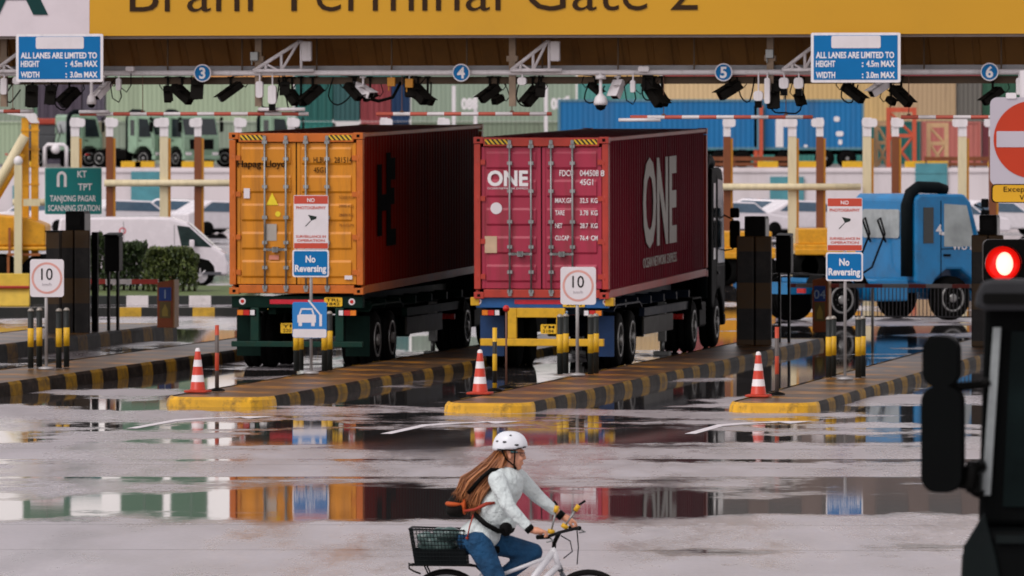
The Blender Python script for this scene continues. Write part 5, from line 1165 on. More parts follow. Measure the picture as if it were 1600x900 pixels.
# ---- yellow loader with masts
D = 185.0; s = F / D; lo_ = thing('mobile_crane', 'yellow mobile crane with twin upright masts and pale diagonal boom', 'crane', ((25 - 800) / s, D, 0), 0)
X = lambda p: (p - 25) / s; Z = lambda p: pz(p, D)
MY = mat('machine yellow', 'd99a1c', .45, var=.12, dirt=.35, dcol='4a3216')
for a, b in ((30, 41), (45, 56)):
    mb = MB(); mb.box(X(a), X(b), .9, 1.15, .5, Z(184))
    for py in (205, 235, 262, 290): mb.box(X(a) - .02, X(b) + .02, .88, 1.17, Z(py), Z(py) + .05)
    obj('mast', mb, MY, lo_)
mb = MB(); mb.prism([(X(8), Z(172)), (X(38), Z(172)), (X(52), Z(178)), (X(57), Z(192)), (X(44), Z(192)), (X(36), Z(182)), (X(8), Z(178))], 'y', .85, 1.2); obj('mast_head', mb, WHITE, lo_)
mb = MB()
q = [(X(-30), .6, Z(330)), (X(36), .7, Z(212))]; mb.cyl(q[0], q[1], .13, seg=8); obj('boom', mb, CREAM, lo_)
mb = MB(); mb.cyl((X(-30), .75, Z(345)), (X(32), .75, Z(240)), .1, seg=8); obj('boom', mb, MY, lo_)
mb = MB(); mb.prism([(X(-70), Z(385)), (X(70), Z(385)), (X(70), Z(352)), (X(40), Z(340)), (X(-20), Z(335)), (X(-70), Z(335))], 'y', .3, 2.4); mb.box(X(-80), X(72), .2, 2.5, Z(392), Z(385.5)); obj('body', mb, MY, lo_, bevel=.05)
mb = MB(); mb.box(X(10), X(62), .18, .24, Z(400), Z(396)); mb.box(X(12), X(16), .18, .24, Z(396) + .002, Z(356)); mb.box(X(10), X(14), .18, .24, .1, Z(401)); obj('side_frame', mb, mat('rusty frame steel', '96562c', .6, var=.2), lo_)
mb = MB(); mb.box(X(22), X(34), .02, .17, .35, Z(258)); obj('outrigger_post', mb, CREAM, lo_); mb = MB(); mb.box(X(36), X(62), .05, .15, Z(322), Z(311)); obj('outrigger_arm', mb, CREAM, lo_)
mb = MB(); mb.ball((X(28), .1, Z(252)), (.12, .12, .14)); obj('lamp', mb, WHITE, lo_)
for px in (-60, -5, 60):
    for yy in (.45, 2.1):
        mb = MB(); mb.lathe([(.2, -.18), (.48, -.18), (.52, -.1), (.52, .1), (.48, .18), (.2, .18)], (X(px), yy, .52), 22, Matrix.Rotation(R(90), 4, 'X')); wv_ = obj('wheel', mb, RUBBER, lo_)
        mb = MB(); mb.lathe([(.3, -.185), (.12, -.12), (.12, .12)], (X(px), yy, .52), 14, Matrix.Rotation(R(90), 4, 'X')); obj('rim', mb, MY, wv_)
# white pipe frame and red-roofed vehicle by it on the raised road
D = 378.0; p = px3(81, 262, D); t = thing('goal_frame', 'white square pipe frame standing above the green road sign', 'frame', (p.x, 381.2, 2.4), 0)
mb = MB(); w_ = 17 * D / F; h = pz(226, D) - 2.4; mb.tube([(-w_, 0, 0), (-w_, 0, h - .15), (-w_ + .15, 0, h), (w_ - .15, 0, h), (w_, 0, h - .15), (w_, 0, 0)], .1); obj('pipe', mb, WHITE, t)
mb = MB(); mb.ball((0, -.05, h - .25), .25); obj('lamp', mb, WHITE, t)
p = px3(74, 262, 392); t = thing('yard_truck', 'dark yard truck with a red roof, behind the white pipe frame', 'truck', (p.x, 392, 2.4), 0)
mb = MB(); mb.box(-1.1, 1.1, 0, 4, .5, 1.75); mb.prism([(-1.1, 1.75), (1.1, 1.75), (.95, 2.35), (-.95, 2.35)], 'y', .1, 1.6); obj('cab', mb, mat('dark grey truck', '4a4c4e', .4), t, bevel=.05)
mb = MB(); mb.box(-1.15, 1.15, 0, 1.8, 2.36, 2.7); obj('roof', mb, mat('red roof', 'a8402c', .45), t, bevel=.06)
for x in (-.8, .8):
    mb = MB(); mb.disc((x, .85), .2, -.05, 0, 14); obj('headlight', mb, mat('warm lamp glass', 'e0cfa0', .2), t)
    for yy in (.8, 3.1):
        mb = MB(); mb.lathe([(.1, -.12), (.45, -.12), (.5, 0), (.45, .12), (.1, .12)], (x, yy, .5), 16, Matrix.Rotation(R(90), 4, 'Y')); obj('wheel', mb, RUBBER, t)
# ---- yellow yard trailer seen between magenta truck and blue prime mover
def yard_trailer(px0, px1, D, label):
    s = F / D; x0 = (px0 - 800) / s; wd = (px1 - px0) / s
    t = thing('yard_trailer', label, 'trailer', (x0, D, 0), 0, 'yellow trailers beyond the gate')
    mb = MB(); mb.box(0, wd, 0, 2.3, .85, 1.05); mb.box(.1, wd - .1, .1, 2.2, 1.051, 1.5); mb.box(0, wd, -.06, -.002, .75, .92); obj('body', mb, MY, t, bevel=.03)
    for f in (.16, .3, .84):
        for yy in (.2, 2.1):
            mb = MB(); mb.lathe([(.15, -.13), (.38, -.13), (.42, 0), (.38, .13), (.15, .13)], (wd * f, yy, .42), 18, Matrix.Rotation(R(90), 4, 'X')); obj('wheel', mb, RUBBER, t)
    return t
yard_trailer(1105, 1212, 196, 'yellow trailer seen between the magenta truck and the hazard column'); yard_trailer(1242, 1345, 202, 'yellow trailer behind the camera warning sign and lane 04 post')
# ================================================================== near objects
D = 58.0; s = F / D
ne = thing('no_entry_sign', 'red and white no entry sign with yellow exception plate beneath', 'sign', ((1613 - 800) / s, D, 0), 0)
X = lambda p: (p - 1613) / s; Z = lambda p: pz(p, D)
mb = MB(); mb.rrect(X(1547), X(1680), Z(290), Z(152), .06, 0, .006); pn = obj('panel', mb, mat('grey white sign face', 'b9b3bb', .35, var=.04, scale=2), ne)
mb = MB(); mb.disc((0, Z(218)), 60.5 / s, -.004, -.0005, 48); obj('red_disc', mb, mat('sign red', 'b8330c', .35, var=.05, scale=2), pn)
mb = MB(); mb.rrect(X(1557), X(1670), Z(230), Z(205), .01, -.0075, -.0045); obj('white_bar', mb, mat('grey white sign face', 'b9b3bb'), pn)
mb = MB(); mb.rrect(X(1549), X(1678), Z(317), Z(287.5), .035, -.002, .01); mb.mi = 1; mb.rrect(X(1551), X(1676), Z(315.5), Z(289), .032, -.005, -.0022); p = obj('exception_plate', mb, [BLACK, mat('yellow plate face', 'd9a41a', .35, var=.05)], ne)
mb = MB(); put_text(mb, 'Except', X(1568), Z(299.5), .043, .20, bold=.0, depth=-.005, ext=.003); put_text(mb, 'V', X(1593), Z(312.5), .043, None, depth=-.005, ext=.003); obj('lettering', mb, LETTER_BLACK, p)
mb = MB(); mb.cyl((0, .06, 0), (0, .06, Z(150)), .038, seg=14); mb.lathe([(.16, 0), (.15, .03), (.04, .05)], (0, .06, 0)); obj('pole', mb, POLE, ne)
mb = MB(); mb.rrect(X(1572), X(1588), Z(154), Z(145), .01, -.01, .03); mb.rrect(X(1594), X(1602), Z(170), Z(110), .01, .02, .05); obj('bracket', mb, WHITE, ne)
# red signal lamp on its own short arm
D = 58.4; s = F / D
tl = thing('signal_lamp', 'round red signal lamp glowing in a black housing above the dark truck cab', 'traffic light', ((1567 - 800) / s, D, pz(412, D)), 0)
mb = MB(); mb.rrect(-.16, .2, -.17, .2, .05, .02, .2); obj('housing', mb, BLACK, tl)
mb = MB(); n = 24
for i in range(n):
    a, b = 2 * math.pi * i / n, 2 * math.pi * (i + 1) / n
    f0, f1 = (-.10 if 0 <= math.sin(a) else -.03), (-.10 if 0 <= math.sin(b) else -.03)
    mb.face([(.152 * math.cos(a), f0, .152 * math.sin(a)), (.152 * math.cos(b), f1, .152 * math.sin(b)), (.152 * math.cos(b), .02, .152 * math.sin(b)), (.152 * math.cos(a), .02, .152 * math.sin(a))])
obj('hood', mb, mat('dark red hood', '4a0d0a', .4), tl, recalc=False)
mb = MB(); mb.lathe([(.145, 0), (.12, .02), (.06, .035), (.01, .04)], (0, .015, 0), 28, Matrix.Rotation(R(90), 4, 'X')); obj('lens', mb, mat('glowing red lens', 'd8120a', .3, var=.05, emit=.9), tl)
mb = MB(); mb.lathe([(.085, .0), (.07, .012), (.01, .02)], (.012, -.027, .0), 24, Matrix.Rotation(R(90), 4, 'X') @ Matrix.Diagonal((.85, 1.15, 1, 1))); obj('bulb', mb, mat('bright lamp core', 'f6dcc0', .3, var=.02, emit=1.1), tl)
mb = MB(); mb.cyl((.02, .11, -.15), (.02, .11, -pz(412, D)), .045, seg=12); obj('pole', mb, BLACK, tl)
# ---- dark truck cab close to the camera
D = 36.0; s = F / D
tk = thing('truck', 'dark truck cab facing the camera with big and small black mirrors', 'truck', ((1600 - 800) / s, D, 0))
X = lambda p: (p - 1600) / s; Z = lambda p: pz(p, D)
CABD = mat('near black cab paint', '060808', .6, var=.1); CABG = mat('dull grey green cab panel', '141a1a', .5, var=.12, dirt=.3, dcol='222222'); GREYT = mat('dark grey visor', '2a2b2d', .5, var=.1)
xa = -.25; wdt = 2.5
mb = MB(); mb.prism([(xa, 2.2), (xa + .03, 3.3), (xa + .1, 3.42), (xa + .25, 3.46), (xa + wdt - .25, 3.46), (xa + wdt - .1, 3.42), (xa + wdt - .03, 3.3), (xa + wdt, 2.2)], 'y', .12, 2.0); obj('cab', mb, CABD, tk, bevel=.03)
mb = MB(); mb.prism([(-.37, .35), (-.345, 1.7), (-.325, 2.05), (-.29, 2.16), (-.22, 2.195), (xa + wdt + .05, 2.195), (xa + wdt + .1, 2.1), (xa + wdt + .1, .35)], 'y', .0, 2.0); obj('lower_cab', mb, CABD, tk, bevel=.06)
mb = MB(); mb.prism([(-.335, 1.55), (-.31, 2.1), (-.2, 2.28), (-.14, 2.05), (-.05, 1.6), (-.02, 1.2), (-.34, 1.0)], 'y', -.03, -.004); obj('corner_panel', mb, CABG, tk, bevel=.02)
mb = MB(); mb.box(-.14, xa + wdt - .1, -.03, -.004, 2.12, 2.16); obj('wiper_tray', mb, CABG, tk)
mb = MB(); mb.prism([(-.12, 2.3), (-.075, 3.2), (xa + wdt - .12, 3.2), (xa + wdt - .08, 2.3)], 'y', .1, .118); obj('windscreen', mb, mat('near black glass', '0a1414', .05, var=.5, scale=3), tk)
mb = MB(); mb.prism([(-.225, 2.36), (-.165, 3.22), (-.125, 3.22), (-.18, 2.36)], 'y', .06, .1); obj('pillar_reflection', mb, mat('silver pillar reflection', '8d9494', .3, .4, var=.15, scale=10), tk)  # pale strip standing in for the reflection along the windscreen pillar
mb = MB(); mb.prism([(X(1525), 3.33), (X(1529), 3.40), (X(1538), 3.46), (X(1552), 3.47), (xa + wdt - .1, 3.47), (xa + wdt, 3.33), (xa + wdt - .2, 3.31), (X(1541), 3.31)], 'y', -.12, .115); obj('sun_visor', mb, GREYT, tk, bevel=.02)
mb = MB(); mb.rrect(X(1540), xa + wdt - .15, 3.345, 3.4, .015, -.135, -.121); obj('visor_panel', mb, BLACK, tk)
for sx in (0, 1):
    fx = (lambda x: x) if sx == 0 else (lambda x: 2 * (xa + wdt / 2) - x)
    def R2(a, b): a, b = fx(a), fx(b); return min(a, b), max(a, b)
    for (p0, p1, q0, q1, r) in ((1447, 1503, 524, 604, .075), (1445, 1509, 602, 768, .08)):
        mb = MB(); a, b = R2(X(p0), X(p1)); mb.rrect(a, b, Z(q1), Z(q0), r, -.2, -.03, 6); mb.rrect(a + .02, b - .02, Z(q1) + .02, Z(q0) - .02, r - .02, -.03, -.02, 6); obj('mirror', mb, mat('mirror shell', '060808', .6, var=.15), tk, bevel=.035)
    mb = MB()
    for pts in (((1478, 598), (1500, 604), (1530, 602), (1545, 596)), ((1500, 755), (1515, 758), (1522, 770), (1535, 775)), ((1515, 760), (1520, 735), (1530, 730))): mb.tube([(fx(X(a)), -.1 if i < 2 else .03, Z(b)) for i, (a, b) in enumerate(pts)], .025 if pts[0][0] != 1515 else .04, 8)
    mb.cbox((fx(X(1522)), -.02, Z(745)), (.07, .1, .16)); obj('mirror_arm', mb, BLACK, tk, bevel=.005)
    mb = MB(); mb.rrect(*R2(-.2, .2), .55, .8, .05, -.02, .02); obj('headlight', mb, mat('lamp glass', 'b9bcc0', .15), tk)
    for yy in (.95,):
        mb = MB(); mb.lathe([(.2, -.15), (.47, -.15), (.5, -.05), (.5, .05), (.47, .15), (.2, .15)], (fx(-.1), yy, .5), 24, Matrix.Rotation(R(90), 4, 'Y')); obj('wheel', mb, RUBBER, tk)
mb = MB(); mb.box(-.36, xa + wdt + .1, -.06, -.003, .4, .95); obj('bumper', mb, GREYT, tk, bevel=.04)
mb = MB(); mb.box(.15, xa + wdt - .4, -.05, -.003, 1.1, 1.75); obj('grille', mb, BLACK, tk)
mb = MB(); mb.box(.1, xa + wdt - .4, 2.05, 7.5, .6, .9); obj('chassis', mb, DARK_STEEL, tk)
for x in (.1, 1.9):
    for yy in (5.2, 6.4):
        mb = MB(); mb.lathe([(.2, -.25), (.47, -.25), (.5, -.1), (.5, .1), (.47, .25), (.2, .25)], (x, yy, .5), 24, Matrix.Rotation(R(90), 4, 'Y')); obj('wheel', mb, RUBBER, tk)
# ================================================================== cyclist
SC = 192.0; DC = F / SC
def q(X, Y, y=0.0): return Vector(((600 + X / 3.6 - 800) / SC, y, HC - (650 + Y / 3.6 - HOR) / SC))
def solid(name, mb, m, parent, vox=.011, it=6, sub=0):
    o = obj(name, mb, m, parent)
    r = o.modifiers.new('remesh', 'REMESH'); r.mode = 'VOXEL'; r.voxel_size = vox; r.use_smooth_shade = True
    s_ = o.modifiers.new('smooth', 'SMOOTH'); s_.factor = .5; s_.iterations = it
    return o
YW = -R(4)
bike = thing('bicycle', 'white city bicycle with black rear basket and yellow tipped handlebar rods', 'bicycle', (0, DC, 0), YW)
rw, fw = Vector((-.535, 0, .337)), Vector((.625, 0, .337))
for c in (rw, fw):
    mb = MB(); n = 40
    M = Matrix.Rotation(R(90), 4, 'X')
    rings = []
    for i in range(n):
        a = 2 * math.pi * i / n; o_ = Vector((math.cos(a), 0, math.sin(a)))
        rings.append(mb._v([c + o_ * (.312 + .025 * math.cos(b)) + Vector((0, .025 * math.sin(b), 0)) for b in [2 * math.pi * k / 10 for k in range(10)]]))
    for i in range(n):
        for k in range(10):
            f = mb.bm.faces.new((rings[i][k], rings[(i + 1) % n][k], rings[(i + 1) % n][(k + 1) % 10], rings[i][(k + 1) % 10])); f.smooth = True
    wv_ = obj('wheel', mb, mat('bike tyre', '171615', .7, var=.2), bike)
    mb = MB()
    rr = []
    for i in range(n):
        a = 2 * math.pi * i / n; o_ = Vector((math.cos(a), 0, math.sin(a))); rr.append(mb._v([c + o_ * .292 + Vector((0, -.012, 0)), c + o_ * .272, c + o_ * .292 + Vector((0, .012, 0))]))
    for i in range(n):
        for k in range(3): mb.bm.faces.new((rr[i][k], rr[(i + 1) % n][k], rr[(i + 1) % n][(k + 1) % 3], rr[i][(k + 1) % 3]))
    obj('rim', mb, mat('bike rim', '9a9a9c', .3, .7), wv_)
    mb = MB()
    for i in range(28):
        a = 2 * math.pi * i / 28; mb.cyl(c + Vector((.02 * math.cos(a + .6), (.03 if i % 2 else -.03), .02 * math.sin(a + .6))), c + Vector((.275 * math.cos(a), 0, .275 * math.sin(a))), .0022, seg=4, caps=False)
    obj('spokes', mb, STEEL, wv_)
    mb = MB(); mb.cyl(c + Vector((0, -.055, 0)), c + Vector((0, .055, 0)), .024, seg=12); obj('hub', mb, STEEL, wv_)
bb = Vector((-.07, 0, .29)); st = Vector((-.235, 0, .70)); ht = q(955, 760); hb = q(985, 840)
BW = mat('bike white paint', 'd8d8da', .3, var=.05)
mb = MB(); mb.tube([ht, bb], .028, 10); mb.tube([hb, (-.02, 0, .33)], .026, 10); mb.tube([bb, st], .018, 8); mb.tube([ht + Vector((0, 0, -.03)), st + Vector((.03, 0, -.12))], .016, 8)
for sy in (-1, 1): mb.tube([bb + Vector((0, sy * .03, 0)), rw + Vector((0, sy * .06, 0))], .011, 6); mb.tube([st + Vector((0, sy * .02, -.05)), rw + Vector((0, sy * .06, 0))], .009, 6)
mb.tube([ht + Vector((-.008, 0, .03)), hb + Vector((.008, 0, -.03))], .024, 10); obj('frame', mb, BW, bike)
mb = MB(); mb.tube([hb, hb + Vector((.02, 0, -.05))], .022, 8)
for sy in (-1, 1): mb.tube([hb + Vector((.02, sy * .02, -.06)), hb + Vector((.05, sy * .055, -.12)), fw + Vector((-.0, sy * .055, 0))], [.018, .018, .013], 8)
obj('fork', mb, mat('fork grey', '4a4e52', .35, .3), bike)
hand_n, hand_f = q(930, 668, -.27), q(1085, 640, .27)
stem_t = (hand_n + hand_f) / 2 + Vector((-.03, 0, -.0))
mb = MB(); mb.tube([ht, q(958, 712), stem_t], .018, 8); obj('stem', mb, BLACK, bike)
mb = MB(); mb.tube([hand_n + Vector((-.07, -.06, .0)), hand_n, hand_n * .7 + stem_t * .3 + Vector((.03, 0, .01)), stem_t, hand_f * .7 + stem_t * .3 + Vector((.03, 0, .01)), hand_f, hand_f + Vector((-.05, .06, -.0))], .013, 8); obj('handlebar', mb, BLACK, bike)
for h_, sy in ((hand_n, -1), (hand_f, 1)):
    mb = MB(); mb.tube([h_ + Vector((-.075, sy * .065, 0)), h_ + Vector((.01, -sy * .02, 0))], .019, 10); obj('grip', mb, RUBBER, bike)
    mb = MB(); mb.tube([h_ + Vector((.02, -sy * .03, -.01)), h_ + Vector((.05, sy * .02, -.03)), h_ + Vector((.0, sy * .06, -.04))], .006, 6); obj('brake_lever', mb, STEEL, bike)
mb = MB(); mb.tube([q(1000, 668, -.1), q(1050, 700, -.05), q(1060, 760, 0), q(1010, 800, 0)], .005, 6); mb.tube([q(1080, 650, .15), q(1090, 740, .1), q(1085, 835, .05)], .005, 6); obj('brake_cable', mb, BLACK, bike)
YT = mat('yellow tape', 'd9a820', .4, var=.1)
for base, top, y in (((945, 650), (972, 530), -.12), ((1010, 628), (1075, 530), .1)):
    mb = MB(); mb.tube([q(*base, y), q(*top, y)], .008, 8); a_ = obj('mirror_stalk', mb, STEEL, bike)
    mb = MB(); d = (q(*top, y) - q(*base, y)).normalized(); t_ = q(*top, y); mb.tube([t_ - d * .01, t_ + d * .045], .02, 8); mb.tube([q(*base, y) - d * .01, q(*base, y) + d * .025], .03, 8); obj('tape', mb, YT, a_)
    mb = MB(); mb.tube([t_ + d * .05, t_ + d * .07 + Vector((.04 if y > 0 else -.03, 0, .015))], .01, 6); obj('mirror_tip', mb, BLACK, a_)
mb = MB(); mb.prism([(-.40, -.075), (-.30, -.09), (-.2, -.03), (-.1, -.015), (-.1, .015), (-.2, .03), (-.30, .09), (-.40, .075)], 'z', .80, .86); obj('saddle', mb, BLACK, bike, bevel=.02)
mb = MB(); mb.tube([st, (-.27, 0, .81)], .014, 8); obj('seat_post', mb, STEEL, bike)
mb = MB(); mb.cyl((-.07, -.05, .29), (-.07, -.042, .29), .09, seg=24); obj('chainring', mb, DARK_STEEL, bike)
ped_n, ped_f = Vector((-.04, -.12, .125)), Vector((-.10, .12, .455))
mb = MB(); mb.tube([bb + Vector((0, -.055, 0)), ped_n + Vector((0, .05, 0))], .012, 8); mb.tube([bb + Vector((0, .055, 0)), ped_f + Vector((0, -.05, 0))], .012, 8); mb.cyl(bb + Vector((0, -.06, 0)), bb + Vector((0, .06, 0)), .02, seg=10); obj('crank', mb, STEEL, bike)
for p in (ped_n, ped_f): mb = MB(); mb.cbox(p, (.1, .09, .022)); obj('pedal', mb, BLACK, bike)
mb = MB()
for sy in (-1, 1): mb.tube([q(150, 838, sy * .1), q(470, 838, sy * .1), q(520, 845, sy * .06), st + Vector((0, sy * .02, -.06))], .007, 6); mb.tube([q(230, 838, sy * .1), rw + Vector((0, sy * .07, 0))], .007, 6)
mb.tube([q(150, 838, -.1), q(150, 838, .1)], .007, 6); mb.tube([q(160, 845, 0), q(138, 830, 0), q(140, 860, 0), q(165, 875, 0), q(205, 890, 0)], .008, 6); obj('rack', mb, BLACK, bike)
# wire basket: open mesh of thin rods with a woven lower lining
mb = MB(); cs = [(q(148, 632), q(180, 832)), (q(455, 640), q(470, 832))]
(tl_, bl_), (tr_, br_) = cs
def bp_(fx, fz, sy): a = tl_.lerp(tr_, fx); b = bl_.lerp(br_, fx); p = b.lerp(a, fz); return Vector((p.x, sy * (.13 + .03 * fz), p.z))
for sy in (-1, 1):
    for i in range(17): mb.cyl(bp_(i / 16, 0, sy), bp_(i / 16, 1, sy), .0035, seg=4, caps=False)
    for k in range(10): mb.cyl(bp_(0, k / 9, sy), bp_(1, k / 9, sy), .0035 if k < 9 else .008, seg=5, caps=False)
for fx in (0, 1):
    for k in range(10): mb.cyl(bp_(fx, k / 9, -1), bp_(fx, k / 9, 1), .0035 if k < 9 else .008, seg=5, caps=False)
    for i in range(9): mb.cyl(bp_(fx, 0, -1).lerp(bp_(fx, 0, 1), i / 8), bp_(fx, 1, -1).lerp(bp_(fx, 1, 1), i / 8), .0035, seg=4, caps=False)
b4 = [bp_(0, .0, -.97), bp_(1, 0, -.97), bp_(1, 0, .97), bp_(0, 0, .97)]; t4 = [bp_(0.01, .42, -.97), bp_(.99, .42, -.97), bp_(.99, .42, .97), bp_(.01, .42, .97)]
mb.face(b4)
for i in range(4): mb.face([b4[i], b4[(i + 1) % 4], t4[(i + 1) % 4], t4[i]])
obj('basket', mb, mat('basket black', '15191a', .5, var=.2), bike)
# bag in the basket
bag = tag(obj('carrier_bag', MB(), mat('dull green bag', '4c625e', .22, var=.6, scale=9, bump=.6, bscale=22)), 'shiny grey green bag lying in the bicycle basket', 'bag')
bag.location = (0, DC, 0); bag.rotation_euler = (0, 0, YW)
mb = MB(); rnd = random.Random(4)
for i in range(16):
    X_, Y_ = 200 + 240 * rnd.random(), 650 + 85 * rnd.random(); mb.ball(q(X_, Y_ + (30 if X_ < 260 else 0), (rnd.random() - .5) * .12), (.05 + .02 * rnd.random(), .05, .035 + .02 * rnd.random()), 10, 7)
mb.ball(q(370, 662, -.03), (.09, .07, .06), 10, 7); mb.ball(q(240, 690, -.02), (.07, .07, .06), 10, 7); mb.ball(q(300, 740, 0), (.14, .1, .06), 12, 8)
mb.bm.to_mesh(bag.data); mb.bm.free()
r = bag.modifiers.new('remesh', 'REMESH'); r.mode = 'VOXEL'; r.voxel_size = .012; r.use_smooth_shade = True
s_ = bag.modifiers.new('smooth', 'SMOOTH'); s_.iterations = 4
# ---- the rider
man = thing('person', 'cyclist in white helmet, pale sweater and blue jeans riding past, long auburn hair blown back', 'person', (0, DC, 0), YW)
SKIN = mat('skin', 'c98d6f', .45, var=.08, scale=14); 
hip_n, hip_f = q(535, 690, -.11), q(545, 690, .11)
sh_n, sh_f = q(640, 352, -.17), q(752, 352, .17)
el_n, wr_n = q(712, 500, -.26), q(835, 628, -.27)
el_f, wr_f = q(860, 468, .25), q(985, 570, .27)
kn_n, an_n = Vector((-.10, -.13, .56)), Vector((-.10, -.12, .20))
kn_f, an_f = q(835, 772, .13), Vector((-.14, .11, .53))
nk = q(695, 300); hd = q(712, 205)
mb = MB()
chest = (sh_n + sh_f) / 2 + Vector((-.01, 0, -.06)); pel = (hip_n + hip_f) / 2 + Vector((0, 0, .03)); belly = (chest + pel) / 2 + Vector((.02, 0, 0))
def torso(mb, g=0.0):
    mb.ball(chest, (.12 + g, .165 + g, .15 + g), 16, 10); mb.ball(belly, (.125 + g, .155 + g, .17 + g), 16, 10); mb.ball(pel, (.135 + g, .17 + g, .13 + g), 16, 10)
torso(mb)
mb.limb(nk + Vector((-.01, 0, -.05)), hd + Vector((-.01, 0, -.06)), .062, .056)
# head: skull, jaw, nose, brow, lips, ears
mb.ball(hd + Vector((-.012, 0, .025)), (.098, .076, .105), 20, 14); mb.ball(q(745, 250), (.052, .056, .07), 14, 10); mb.ball(q(757, 290), (.026, .032, .022), 10, 7)
mb.cyl(q(784, 208), q(793, 236), .010, .014, 8); mb.ball(q(792, 238), .0135, 8, 6); mb.ball(q(765, 225), (.03, .05, .04), 12, 8); mb.ball(q(779, 196), (.02, .045, .013), 10, 6)
mb.ball(q(777, 262), (.017, .024, .008), 8, 6); mb.ball(q(775, 271), (.016, .022, .008), 8, 6)
for sy in (-1, 1): mb.ball(q(772, 240, sy * .04), (.02, .018, .02), 8, 6)
for sy in (-1, 1): mb.ball(q(712, 222, sy * .076), (.018, .012, .032), 10, 7)
for s_, e, w_ in ((sh_n, el_n, wr_n), (sh_f, el_f, wr_f)):
    mb.limb(s_, e, .056, .043); mb.limb(e, w_, .042, .029)
def hand(mb, wr, grip, sy):
    d = (grip - wr).normalized(); pc = wr + d * .055
    mb.limb(wr, pc, .027, .033); mb.limb(pc + Vector((0, sy * .02, 0)), pc + d * .035 + Vector((0, sy * .02, .0)), .026, .024); mb.limb(pc - Vector((0, sy * .02, 0)), pc + d * .035 - Vector((0, sy * .02, .0)), .026, .022)
    for k, (off, ln) in enumerate(((-.033, .03), (-.011, .036), (.011, .034), (.033, .026))):
        k0 = pc + d * .045 + Vector((0, sy * off, .008)); k1 = k0 + d * ln + Vector((0, 0, -.004)); k2 = k1 + d * .008 + Vector((0, 0, -.03)); k3 = k2 + Vector((-.02, 0, -.016)) - d * .01
        mb.limb(k0, k1, .0125, .0115, 8); mb.limb(k1, k2, .0112, .0105, 8); mb.limb(k2, k3, .0102, .009, 8)
    th0 = pc + Vector((0, -sy * .036, -.008)); th1 = th0 + d * .03 + Vector((0, -sy * .012, -.018)); th2 = th1 + d * .024 + Vector((0, sy * .012, -.014)); mb.limb(th0, th1, .014, .0125, 8); mb.limb(th1, th2, .0122, .0105, 8)
hand(mb, wr_n, hand_n + Vector((-.01, 0, .035)), -1); hand(mb, wr_f, hand_f + Vector((-.01, 0, .035)), 1)
for h_, k_, a_ in ((hip_n, kn_n, an_n), (hip_f, kn_f, an_f)): mb.limb(h_, k_, .08, .052); mb.limb(k_, a_, .05, .034)
body = solid('body', mb, SKIN, man, .0075, 5)
# sweater
mb = MB(); torso(mb, .018); mb.ball(pel + Vector((.02, 0, .0)), (.15, .185, .12), 16, 10); mb.ball(pel + Vector((-.085, 0, -.0)), (.09, .15, .1), 14, 9)
mb.ball(q(690, 600), (.085, .14, .08), 14, 9); mb.ball(q(700, 470, 0), (.07, .13, .09), 14, 9)
mb.limb(sh_n + Vector((.01, 0, -.01)), el_n, .078, .060); mb.limb(el_n, wr_n.lerp(el_n, .18), .060, .045); mb.limb(sh_f, el_f, .072, .058); mb.limb(el_f, wr_f.lerp(el_f, .32), .057, .045)
mb.limb(sh_n, sh_f, .07, .07); mb.ball(sh_n.lerp(nk, .4), .062, 10, 7); mb.ball(sh_f.lerp(nk, .4), .06, 10, 7)
SW = mat('pale mint sweater', 'ccd6d4', .8, var=.06, scale=6, bump=1, bscale=9, bdist=.06)
solid('sweater', mb, SW, man, .0105, 5)
# jeans
mb = MB(); mb.ball(pel + Vector((-.03, 0, -.045)), (.165, .19, .125), 16, 10)
for h_, k_, a_ in ((hip_n, kn_n, an_n), (hip_f, kn_f, an_f)): mb.limb(h_ + Vector((-.0, 0, -.02)), k_, .112, .078); mb.limb(k_, a_ + Vector((0, 0, .03)), .077, .062)
solid('jeans', mb, mat('blue denim', '134468', .85, var=.3, scale=7, bump=1, bscale=10, bdist=.06), man, .011, 4)
for a_, p in ((an_n, ped_n), (an_f, ped_f)):
    mb = MB(); mb.limb(p + Vector((-.11, 0, .05)), p + Vector((.08, 0, .035)), .042, .036); mb.limb(p + Vector((-.11, 0, .05)), a_ + Vector((-.01, 0, .0)), .042, .042); solid('shoe', mb, mat('grey shoe', '6f7176', .6), man, .01, 4)
# wristbands
for w_, e, g_ in ((wr_n, el_n, hand_n), (wr_f, el_f, hand_f)):
    d = (w_ - e).normalized(); mb = MB(); mb.tube([w_ - d * .035, w_ + d * .015], .039, 12); obj('wristband', mb, BLACK, man)
mb = MB(); d = (wr_n - el_n).normalized(); c_ = wr_n - d * .048; mb.tube([c_ - d * .012, c_ + d * .006], .040, 12); obj('watch', mb, mat('white watch', 'c8c6c8', .3), man)
